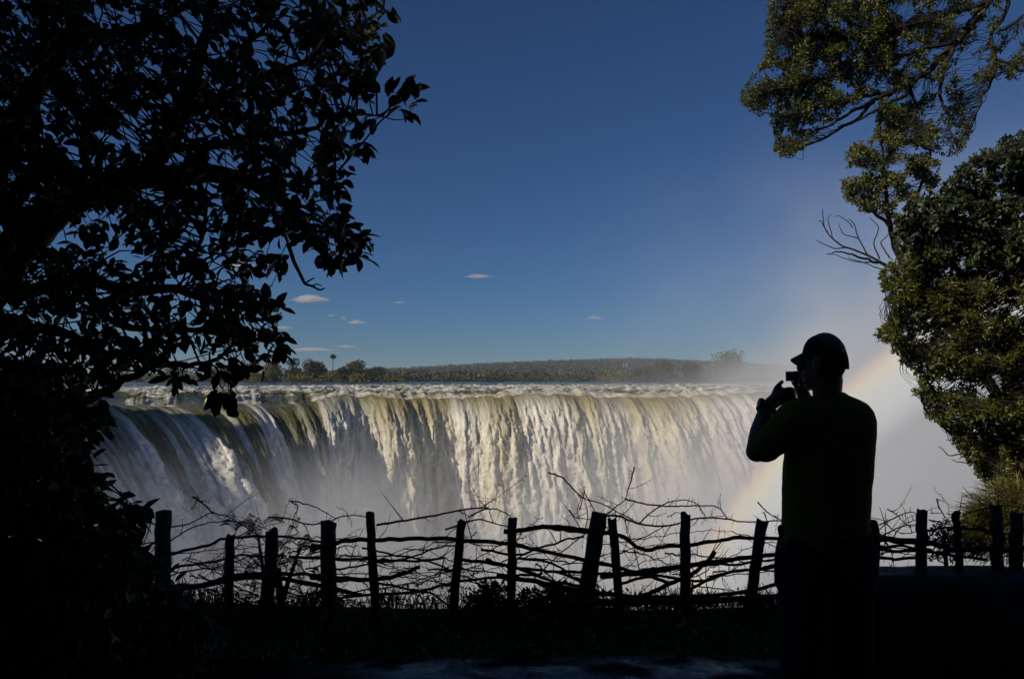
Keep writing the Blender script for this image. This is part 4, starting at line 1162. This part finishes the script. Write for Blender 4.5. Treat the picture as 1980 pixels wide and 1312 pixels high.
# ------------------------------------------------------------------ the man with the camera
M_SKIN = noise_mat("skin", (0.17, 0.09, 0.055), (0.22, 0.12, 0.075), 30, .55, .1)
M_SHIRT = noise_mat("olive_shirt", (0.14, 0.12, 0.022), (0.18, 0.155, 0.03), 60, .95, .25, spec=.1)
M_SHORTS = noise_mat("navy_shorts", (0.012, 0.014, 0.022), (0.02, 0.023, 0.034), 60, .95, .25, spec=.1)
M_CAP = noise_mat("dark_cap", (0.012, 0.014, 0.02), (0.022, 0.025, 0.034), 80, .9, .2, spec=.1)
M_BLACK, nt, b = new_mat("black_plastic"); b.inputs["Base Color"].default_value = (.012, .012, .014, 1); b.inputs["Roughness"].default_value = .4
M_SHOE = noise_mat("brown_leather", (0.03, 0.02, 0.014), (0.05, 0.035, 0.025), 40, .7, .2)
MD = 3.0
def Q_(px, py, dy=0.0):
    return P(px, py, MD + dy) if dy == 0 else P(px, py, MD) * np.array([1, 0, 1]) + np.array([0, MD + dy, 0])
IC2 = ico(3)
def ball(m, c, r, R3=None):
    v = IC2[0] * np.asarray(r)
    if R3 is not None: v = v @ np.asarray(R3)
    m.add(v + c, IC2[1])
def swept(m, pts, rad, n=4, sides=14):
    w = smooth_path(np.array(pts), n); r = np.interp(np.linspace(0, 1, len(w)), np.linspace(0, 1, len(rad)), rad)
    m.tube(w, r, sides); ball(m, w[0], r[0]); ball(m, w[-1], r[-1])
def rings(m, rows, sides=28, p=2.3):
    """stacked super-ellipse rings: rows of (centre, half width, half depth)"""
    a = np.arange(sides) * 2 * math.pi / sides
    cx_, sx_ = np.cos(a), np.sin(a)
    ex_, ey_ = np.sign(cx_) * np.abs(cx_) ** (2 / p), np.sign(sx_) * np.abs(sx_) ** (2 / p)
    v = np.vstack([np.stack([c[0] + A * ex_, c[1] + B * ey_, np.full(sides, c[2])], 1) for c, A, B in rows])
    n = len(rows); i = np.arange(n - 1)[:, None] * sides; j = np.arange(sides)[None]; k = (j + 1) % sides
    q = np.stack([i + j, i + k, i + sides + k, i + sides + j], -1).reshape(-1, 4)
    v = np.vstack([v, [rows[0][0]], [rows[-1][0]]]); c0 = n * sides
    jj = np.arange(sides); kk = (jj + 1) % sides
    m.add(v, [q, np.stack([np.full(sides, c0), kk, jj], -1), np.stack([np.full(sides, c0 + 1), (n - 1) * sides + jj, (n - 1) * sides + kk], -1)])
def fuse(m, name, mat, parent, voxel, relax=3):
    o = m.build(name, mat, parent, True)
    md = o.modifiers.new("remesh", 'REMESH'); md.mode = 'VOXEL'; md.voxel_size = voxel; md.use_smooth_shade = True
    sm = o.modifiers.new("smooth", 'SMOOTH'); sm.iterations = relax; sm.factor = .5
    bpy.context.view_layer.update()
    dg = bpy.context.evaluated_depsgraph_get()
    me = bpy.data.meshes.new_from_object(o.evaluated_get(dg))
    o.modifiers.clear(); o.data = me
    if not me.materials: me.materials.append(mat)
    for p in me.polygons: p.use_smooth = True
    return o

man = empty("person", Q_(1597, 730 + 1.6 * 500), "man seen from behind in cap, olive T-shirt and dark shorts, raising a small camera", "person")
fh = unit(np.array([-.66, .75, 0.])); rh = np.array([fh[1], -fh[0], 0])           # way he looks, his right
HC = Q_(1595, 699)
HR = np.stack([fh, rh, [0, 0, 1.]])                                             # rows: head axes
hp_ = lambda a, b_, c: HC + fh * a + rh * b_ + np.array([0, 0, c])
body = MB()
ball(body, HC + [0, 0, .012], [.084, .07, .102], HR)
ball(body, hp_(.028, 0, -.055), [.066, .058, .058], HR)                           # jaw
swept(body, [hp_(.062, 0, -.092), hp_(.07, 0, -.088)], [.02, .02])               # chin
swept(body, [hp_(.09, 0, .012), hp_(.103, 0, -.022), hp_(.096, 0, -.036)], [.008, .014, .011])   # nose
swept(body, [hp_(.083, -.03, .02), hp_(.09, 0, .02), hp_(.083, .03, .02)], [.01, .01, .01])     # brow
for s in (-1, 1):
    ball(body, hp_(.078, s * .032, .004), [.013] * 3)                             # eyes
    ball(body, hp_(-.008, s * .079, -.008), [.02, .008, .033], HR)               # ears
swept(body, [hp_(.084, -.02, -.06), hp_(.09, 0, -.06), hp_(.084, .02, -.06)], [.007, .009, .007])  # lips
swept(body, [Q_(1599, 790, .0), Q_(1599, 765, .0), Q_(1600, 735, .0)], [.062, .053, .056])
rings(body, [(Q_(1597, 1050), .12, .07), (Q_(1597, 1040), .14, .085), (Q_(1597, 960), .150, .095), (Q_(1602, 880), .155, .10), (Q_(1606, 810), .14, .09), (Q_(1604, 785), .08, .06)])
SH_L, EL_L, WR_L = Q_(1548, 800, -.07), Q_(1458, 871, -.03), Q_(1494, 788, .07)
swept(body, [SH_L, (SH_L + EL_L) / 2, EL_L], [.052, .047, .04])
swept(body, [EL_L, EL_L * .55 + WR_L * .45 + [-.004, 0, 0], WR_L], [.04, .038, .027])
# left hand, cupped under the lens
HL = Q_(1523, 767, .085)
swept(body, [WR_L, HL], [.027, .03]); ball(body, HL + [.02, 0, .0], [.044, .028, .036])
for k, (kn, tip, r) in enumerate((([(1534, 753), (1546, 754)], (1549, 763), .0095), ([(1536, 758), (1549, 761)], (1549, 772), .0095), ([(1533, 765), (1547, 768)], (1543, 776), .009), ([(1530, 772), (1541, 776)], (1536, 780), .008))):
    z_ = .07 + .012 * k
    swept(body, [Q_(1522, 758 + 5 * k, z_), Q_(*kn[0], z_ - .01), Q_(*kn[1], z_ + .005), Q_(*tip, z_ + .03)], [r * 1.1, r * 1.1, r, r * .85], 4, 10)
swept(body, [Q_(1512, 764, .09), Q_(1516, 750, .085), Q_(1526, 738, .08)], [.012, .0105, .0085], 4, 10)     # thumb up to the lens
# right arm, hidden in front of the chest, hand at the camera
SH_R, EL_R, WR_R = Q_(1664, 812, .05), Q_(1650, 872, .24), Q_(1600, 765, .25)
swept(body, [SH_R, (SH_R + EL_R) / 2, EL_R], [.052, .047, .04]); swept(body, [EL_R, (EL_R + WR_R) / 2, WR_R], [.04, .037, .027])
HRt = Q_(1582, 735, .2)
swept(body, [WR_R, HRt], [.027, .028]); ball(body, HRt, [.032, .03, .036])
for k in range(4):
    a = Q_(1576, 720 + 7 * k, .17)
    swept(body, [a + [.02, .02, 0], a + [-.012, .012, 0], Q_(1564, 720 + 7 * k, .13)], [.0095, .009, .008], 4, 10)
swept(body, [HRt + [.0, -.02, 0], Q_(1566, 744, .14), Q_(1556, 741, .11)], [.012, .0105, .009], 4, 10)
# legs
for s, hx, kx, fx in ((-1, 1554, 1551, 1550), (1, 1643, 1648, 1652)):
    dy = .03 * s
    swept(body, [Q_(hx, 1060, dy), Q_((hx + kx) / 2, 1180, dy), Q_(kx, 1290, dy - .01), Q_(fx, 1380, dy + .02), Q_(fx, 1490, dy + .03)], [.07, .07, .052, .054, .04])
    ft = Q_(fx, 1518, dy + .03)
    swept(body, [ft, ft + fh * .08 * .6 + [0, .07, -.012]], [.04, .034])
fuse(body, "body", M_SKIN, man, .0052, 2)

shirt = MB()
TR = [(1068, 1508, 1680), (1052, 1509, 1679), (1035, 1513, 1677), (1000, 1515.5, 1675.5), (970, 1516.5, 1677), (940, 1517, 1679.5), (900, 1519, 1684), (865, 1521, 1687), (835, 1524, 1688.5), (812, 1530, 1687), (795, 1541, 1683), (782, 1556, 1673), (772, 1566, 1655), (764, 1571, 1638), (757, 1574, 1630)]
rings(shirt, [(Q_((a + b_) / 2, y_, 0), (b_ - a) / 2 / 500, min(.125, (b_ - a) / 2 / 500 * .72)) for y_, a, b_ in TR], 36, 2.35)
swept(shirt, [Q_(1562, 797, -.05), Q_(1533, 808, -.06), Q_(1497, 842, -.045), Q_(1474, 862, -.036)], [.072, .078, .068, .056])
ball(shirt, Q_(1484, 868, -.036), [.035, .05, .04])
swept(shirt, [Q_(1654, 808, .03), Q_(1661, 825, .1), Q_(1655, 858, .2)], [.066, .062, .056])
swept(shirt, [Q_(1684, 818, .02), Q_(1690, 818, .03)], [.012, .007])
swept(shirt, [Q_(1512, 1046, -.02), Q_(1508, 1052, -.02)], [.012, .01])
so_ = fuse(shirt, "shirt", M_SHIRT, man, .007, 2)
for v in so_.data.vertices:                                      # loose cloth: soft folds
    pass
co = np.empty(len(so_.data.vertices) * 3); so_.data.vertices.foreach_get("co", co); co = co.reshape(-1, 3)
no = np.empty_like(co); so_.data.vertices.foreach_get("normal", no.reshape(-1)); no = no.reshape(-1, 3)
fold = fbm(co[:, 0] * 6 + co[:, 2] * 3, co[:, 1] * 6, co[:, 2] * 5, 3, 701)
so_.data.vertices.foreach_set("co", (co + no * (.006 * fold)[:, None]).ravel())
sleeve = MB()

shorts = MB()
rings(shorts, [(Q_(1596, 1135, 0), .188, .128), (Q_(1596, 1100, 0), .189, .135), (Q_(1597, 1065, 0), .186, .132), (Q_(1597, 1040, 0), .174, .122), (Q_(1597, 1020, 0), .160, .115)], 32)
for s, hx in ((-1, 1550), (1, 1645)):
    rings(shorts, [(Q_(hx + 1 * s, 1305, .03 * s), .086, .09), (Q_(hx, 1240, .03 * s), .088, .095), (Q_(hx, 1170, .03 * s), .091, .1), (Q_(hx, 1100, .02 * s), .092, .11)], 24)
swept(shorts, [Q_(1684, 1010, -.02), Q_(1685, 1040, -.02), Q_(1683, 1090, -.02)], [.018, .024, .024])    # bulging hip pocket
swept(shorts, [Q_(1510, 1020, -.0), Q_(1512, 1030, -.0)], [.014, .016])
fuse(shorts, "shorts", M_SHORTS, man, .007, 2)

capm = MB()
a_ = np.linspace(0, 2 * math.pi, 40, endpoint=False); rows = []
for t in np.linspace(0, 1, 12):
    th = t * math.pi / 2
    rr_ = math.cos(th) ** .75
    rows.append([hp_(math.cos(q) * .087 * rr_ - .002, math.sin(q) * .073 * rr_, .004 + .022 * math.cos(q) * (1 - t) + (.1) * math.sin(th) ** 1.05) for q in a_])
rows = [[p - np.array([0, 0, .012]) * (.5 - .5 * math.cos(q)) for p, q in zip(rows[0], a_)]] + rows
V_ = np.array(rows).reshape(-1, 3)
i = np.arange(len(rows) - 1)[:, None] * 40; j = np.arange(40)[None]; k = (j + 1) % 40
capm.add(V_, np.stack([i + j, i + k, i + 40 + k, i + 40 + j], -1).reshape(-1, 4))
ball(capm, hp_(-.003, 0, .104), [.008, .008, .004])
co_ = capm.build("cap", M_CAP, man, True)
br = MB(); nb1, nb2 = 25, 7; B_ = np.zeros((nb2, nb1, 3)); ang = np.radians(np.linspace(-68, 68, nb1))
for jx, t in enumerate(np.linspace(0, 1, nb2)):
    for ix, q in enumerate(ang):
        ext_ = .002 + .046 * t * math.cos(q * .95) ** .5
        B_[jx, ix] = hp_(math.cos(q) * (.087 + ext_), math.sin(q) * (.074 + ext_ * .35), .036 - .05 * (1 - math.cos(q)) * 1.3 - .022 * t)
top_ = B_.reshape(-1, 3); bot_ = top_ - [0, 0, .005]
F_ = grid_faces(nb2, nb1); nB = len(top_)
rim_ = np.concatenate([np.arange(nb1), np.arange(1, nb2) * nb1 + nb1 - 1, (nb2 - 1) * nb1 + np.arange(nb1 - 2, -1, -1), np.arange(nb2 - 2, 0, -1) * nb1])
rk = np.roll(rim_, -1)
br.add(np.vstack([top_, bot_]), [F_, F_[:, ::-1] + nB, np.stack([rim_, rk, rk + nB, rim_ + nB], -1)])
br.build("brim", M_CAP, co_, True)
for fx, dy, s in ((1550, -.03, -1), (1652, .03, 1)):
    sh_ = MB(); ft = Q_(fx, 1500, dy + .03); ft[2] = .05
    swept(sh_, [ft + [0, -.03, 0], ft + [-.03, .06, -.005], ft + [-.06, .15, -.012]], [.048, .047, .04])
    fuse(sh_, "shoe", M_SHOE, man, .008, 2)
wt = MB(); wa_ = unit(WR_L - EL_L); u_ = unit(np.cross(wa_, [0, 1, 0])); w_ = np.cross(wa_, u_)
cw = WR_L - wa_ * .012
ring_ = np.array([cw + (u_ * math.cos(q) + w_ * math.sin(q)) * .031 for q in np.linspace(0, 2 * math.pi, 25)])
wt.tube(ring_, .009, 8, False)
wo2 = wt.build("watch_strap", M_BLACK, man, True)
wf = MB(); wc = Q_(1481, 780, .05); ax_ = unit(np.array([-1, -.1, .25]))
wf.tube(np.array([wc - ax_ * .002, wc + ax_ * .011]), [.021, .019], 20); wf.build("watch_case", M_BLACK, wo2, False)

# the camera he holds, a thing of its own
ca = unit(np.array([-.95, .31, .0])); la = np.array([ca[1], -ca[0], 0])
cc = Q_(1569, 729, .095)
camera_thing = empty("compact_camera", cc - [0, 0, .04], "small black camera with a short lens held up to the man's eye", "camera")
cb_ = MB()
def rbox(m, c, hx, hy, hz, r=.006):
    a = np.linspace(0, 2 * math.pi, 24, endpoint=False)
    pl = []
    for dz, ins in ((-hz, r * .6), (-hz + r * .6, 0), (hz - r * .6, 0), (hz, r * .6)):
        for q in a:
            cxx, sxx = math.cos(q), math.sin(q)
            e = .22
            X_ = np.sign(cxx) * abs(cxx) ** e * (hx - ins); Y_ = np.sign(sxx) * abs(sxx) ** e * (hy - ins)
            pl.append(c + ca * X_ + la * Y_ + np.array([0, 0, dz]))
    v = np.array(pl + [c - [0, 0, hz], c + [0, 0, hz]]); n = 24
    i = np.arange(3)[:, None] * n; j = np.arange(n)[None]; k = (j + 1) % n
    jj = np.arange(n); kk = (jj + 1) % n
    m.add(v, [np.stack([i + j, i + k, i + n + k, i + n + j], -1).reshape(-1, 4), np.stack([np.full(n, 4 * n), kk, jj], -1), np.stack([np.full(n, 4 * n + 1), 3 * n + jj, 3 * n + kk], -1)])
rbox(cb_, cc, .015, .052, .03)
cb_.build("camera_body", M_BLACK, camera_thing, False)
ln = MB(); l0 = cc + ca * .012 - [0, 0, -.004]
ln.tube(np.array([l0, l0 + ca * .018, l0 + ca * .0181, l0 + ca * .047, l0 + ca * .0472, l0 + ca * .05]), [.021, .021, .0195, .0195, .0205, .0205], 28)
ln.build("lens", M_BLACK, camera_thing, False)
ec = MB(); ec.tube(np.array([cc + [.008, -.01, .034], cc + [.022, -.012, .042]]), [.007, .006], 10); ec.build("eyepiece", M_BLACK, camera_thing)
stp = MB(); stp.tube(smooth_path([Q_(1553, 742, .1), Q_(1553.5, 757, .09), Q_(1554, 775, .07), Q_(1557, 792, .06), Q_(1562, 775, .07), Q_(1560.5, 760, .09), Q_(1557, 744, .1)], 6), .0016, 5)
stp.build("strap", M_BLACK, camera_thing)
# ------------------------------------------------------------------ spray, rainbow
def box(name, lo, hi, mat):
    x0, y0, z0 = lo; x1, y1, z1 = hi
    v = [(x0,y0,z0),(x1,y0,z0),(x1,y1,z0),(x0,y1,z0),(x0,y0,z1),(x1,y0,z1),(x1,y1,z1),(x0,y1,z1)]
    f = np.array([[0,3,2,1],[4,5,6,7],[0,1,5,4],[1,2,6,5],[2,3,7,6],[3,0,4,7]])
    return build(name, v, f, mat)


def math_node(nt, op, a, b_=None, c=None):
    n = N(nt, "ShaderNodeMath", operation=op)
    for i, x in enumerate((a, b_, c)):
        if x is None: continue
        if isinstance(x, (int, float)): n.inputs[i].default_value = x
        else: nt.links.new(x, n.inputs[i])
    return n.outputs[0]


M_MIST = bpy.data.materials.new("spray"); M_MIST.use_nodes = True
nt = M_MIST.node_tree; nt.nodes.clear()
out = N(nt, "ShaderNodeOutputMaterial")
tc = N(nt, "ShaderNodeTexCoord")
sx = N(nt, "ShaderNodeSeparateXYZ"); nt.links.new(tc.outputs["Object"], sx.inputs[0])
x, y, z = sx.outputs
nz = N(nt, "ShaderNodeTexNoise"); nz.inputs["Scale"].default_value = 0.045; nz.inputs["Detail"].default_value = 3; nz.inputs["Roughness"].default_value = .55
nt.links.new(tc.outputs["Object"], nz.inputs["Vector"])
nn = math_node(nt, 'SUBTRACT', nz.outputs[0], 0.5)
# low bank of spray boiling out of the gorge, higher towards the right
top = math_node(nt, 'MULTIPLY_ADD', x, 0.28, -19.0)
top = math_node(nt, 'MULTIPLY_ADD', nn, 34.0, top)
hgt = math_node(nt, 'SUBTRACT', top, z)
m1 = N(nt, "ShaderNodeMapRange", interpolation_type='SMOOTHSTEP')
m1.inputs["From Min"].default_value = -16; m1.inputs["From Max"].default_value = 22; m1.inputs["To Max"].default_value = 0.04
nt.links.new(hgt, m1.inputs[0])
m0 = N(nt, "ShaderNodeMapRange", interpolation_type='SMOOTHSTEP')          # thin veil filling the gorge below the lip
m0.inputs["From Min"].default_value = -3; m0.inputs["From Max"].default_value = -22; m0.inputs["To Max"].default_value = 0.024
nt.links.new(z, m0.inputs[0])
mx_ = N(nt, "ShaderNodeMapRange", interpolation_type='SMOOTHSTEP'); mx_.inputs["From Min"].default_value = 6; mx_.inputs["From Max"].default_value = -22; mx_.inputs["To Min"].default_value = .22
nt.links.new(x, mx_.inputs[0])
# the tall plume at the right
dx = math_node(nt, 'DIVIDE', math_node(nt, 'SUBTRACT', x, 76.0), 34.0)
dy = math_node(nt, 'DIVIDE', math_node(nt, 'SUBTRACT', y, 112.0), 30.0)
r2 = math_node(nt, 'ADD', math_node(nt, 'MULTIPLY', dx, dx), math_node(nt, 'MULTIPLY', dy, dy))
r2 = math_node(nt, 'MULTIPLY_ADD', nn, -1.6, r2)
g = math_node(nt, 'EXPONENT', math_node(nt, 'MULTIPLY', r2, -1.0))
m2 = N(nt, "ShaderNodeMapRange", interpolation_type='SMOOTHSTEP')
m2.inputs["From Min"].default_value = 44; m2.inputs["From Max"].default_value = -30; m2.inputs["To Max"].default_value = 0.066
nt.links.new(z, m2.inputs[0])
den = math_node(nt, 'ADD', math_node(nt, 'MULTIPLY_ADD', m0.outputs[0], mx_.outputs[0], m1.outputs[0]), math_node(nt, 'MULTIPLY', g, m2.outputs[0]))
# thins out to nothing towards the walls of the box
def fadein(v, a, b_):
    m = N(nt, "ShaderNodeMapRange", interpolation_type='SMOOTHSTEP')
    m.inputs["From Min"].default_value = a; m.inputs["From Max"].default_value = b_
    nt.links.new(v, m.inputs[0]); return m.outputs[0]
nb2 = N(nt, "ShaderNodeTexNoise"); nb2.inputs["Scale"].default_value = 0.065; nb2.inputs["Detail"].default_value = 4; nb2.inputs["Roughness"].default_value = .6
nt.links.new(tc.outputs["Object"], nb2.inputs["Vector"])
nr_ = N(nt, "ShaderNodeMapRange"); nr_.inputs["From Min"].default_value = .32; nr_.inputs["From Max"].default_value = .68; nr_.inputs["To Min"].default_value = .08; nr_.inputs["To Max"].default_value = 2.1
nt.links.new(nb2.outputs[0], nr_.inputs[0])
den = math_node(nt, 'MULTIPLY', den, nr_.outputs[0])
for v, a, b_ in ((y, 24, 60), (x, 210, 150)):
    den = math_node(nt, 'MULTIPLY', den, fadein(v, a, b_))
pv = N(nt, "ShaderNodeVolumePrincipled")
pv.inputs["Color"].default_value = (0.93, 0.955, 1.0, 1)
pv.inputs["Anisotropy"].default_value = 0.0
nt.links.new(den, pv.inputs["Density"])
nt.links.new(pv.outputs[0], out.inputs["Volume"])
mist = box("mist", (-110, 22, -76), (215, 215, 64), M_MIST)
tag(mist, kind="stuff", label="white spray rising out of the gorge below the falls", cat="spray")

# the rainbow: an arc of scattering volume, its light painted as colour bands, centred on the point opposite the sun
A_ = -SUN
BD = 52.0
bc = EYE + A_ * BD
e1 = unit(np.cross(A_, [0, 0, 1.0])); e2 = np.cross(e1, A_)
r0_, r1_ = BD * math.tan(math.radians(37.2)), BD * math.tan(math.radians(41.8))
th = np.linspace(math.radians(62), math.radians(178), 140)
rows = []
for rr_, h_ in ((r0_, -.7), (r1_, -.7), (r1_, .7), (r0_, .7)):
    rows.append(bc + (np.cos(th)[:, None] * e1 + np.sin(th)[:, None] * e2) * rr_ + A_ * h_)
R_ = np.array(rows); nth = len(th)
i = np.arange(4)[:, None] * nth; k = ((np.arange(4) + 1) % 4)[:, None] * nth; j = np.arange(nth - 1)[None]
qf = np.stack([i + j, k + j, k + j + 1, i + j + 1], -1).reshape(-1, 4)
ends_ = np.array([[0, nth, 2 * nth, 3 * nth][::-1], [nth - 1, 2 * nth - 1, 3 * nth - 1, 4 * nth - 1]])
M_BOW = bpy.data.materials.new("rainbow"); M_BOW.use_nodes = True
nt = M_BOW.node_tree; nt.nodes.clear()
out = N(nt, "ShaderNodeOutputMaterial"); tc = N(nt, "ShaderNodeTexCoord")
sv = N(nt, "ShaderNodeVectorMath", operation='SUBTRACT'); nt.links.new(tc.outputs["Object"], sv.inputs[0]); sv.inputs[1].default_value = bc
dt = N(nt, "ShaderNodeVectorMath", operation='DOT_PRODUCT'); nt.links.new(sv.outputs[0], dt.inputs[0]); dt.inputs[1].default_value = A_
ln_ = N(nt, "ShaderNodeVectorMath", operation='LENGTH'); nt.links.new(sv.outputs[0], ln_.inputs[0])
q2 = math_node(nt, 'SUBTRACT', math_node(nt, 'MULTIPLY', ln_.outputs["Value"], ln_.outputs["Value"]), math_node(nt, 'MULTIPLY', dt.outputs["Value"], dt.outputs["Value"]))
rad_ = math_node(nt, 'SQRT', q2)
fr = N(nt, "ShaderNodeMapRange"); fr.inputs["From Min"].default_value = r0_; fr.inputs["From Max"].default_value = r1_; nt.links.new(rad_, fr.inputs[0])
col = ramp(nt, fr.outputs[0], [(0.0, (.5, .7, 1)), (.42, (.42, .66, 1)), (.54, (.66, .9, .75)), (.63, (1, .9, .36)), (.76, (1, .7, .2)), (.88, (1, .45, .2)), (1, (1, .35, .2))])
dn = ramp(nt, fr.outputs[0], [(0.0, (0, 0, 0)), (.36, (.6, .6, .6)), (.52, (.62, .62, .62)), (.68, (1, 1, 1)), (.8, (.7, .7, .7)), (1, (0, 0, 0))])
sz = N(nt, "ShaderNodeSeparateXYZ"); nt.links.new(tc.outputs["Object"], sz.inputs[0])
vf = N(nt, "ShaderNodeMapRange", interpolation_type='SMOOTHSTEP'); vf.inputs["From Min"].default_value = -24; vf.inputs["From Max"].default_value = -6; nt.links.new(sz.outputs[2], vf.inputs[0])
vsn = N(nt, "ShaderNodeVolumeScatter"); vsn.inputs["Anisotropy"].default_value = -0.55
nt.links.new(col.outputs[0], vsn.inputs["Color"])
nt.links.new(math_node(nt, 'MULTIPLY', math_node(nt, 'MULTIPLY', dn.outputs[0], vf.outputs[0]), 1.5), vsn.inputs["Density"])
nt.links.new(vsn.outputs[0], out.inputs["Volume"])
bow = build("rainbow", R_.reshape(-1, 3), [qf, ends_], M_BOW)
bmw = bmesh.new(); bmw.from_mesh(bow.data); bmesh.ops.recalc_face_normals(bmw, faces=bmw.faces); bmw.to_mesh(bow.data); bmw.free()
tag(bow, "pale yellow and blue rainbow slanting through the spray behind the man", "rainbow", None, "stuff")

# thin air between here and the horizon
M_AIR = bpy.data.materials.new("air"); M_AIR.use_nodes = True
nt = M_AIR.node_tree; nt.nodes.clear()
out = N(nt, "ShaderNodeOutputMaterial"); pv = N(nt, "ShaderNodeVolumePrincipled")
pv.inputs["Color"].default_value = (.72, .86, 1.0, 1); pv.inputs["Density"].default_value = 1.3e-4; pv.inputs["Anisotropy"].default_value = 0.0
nt.links.new(pv.outputs[0], out.inputs["Volume"])
air = box("haze", (-7600, -230, -110), (7600, 7300, 90), M_AIR)
tag(air, "thin blue haze of the distant air", "haze", None, "stuff")
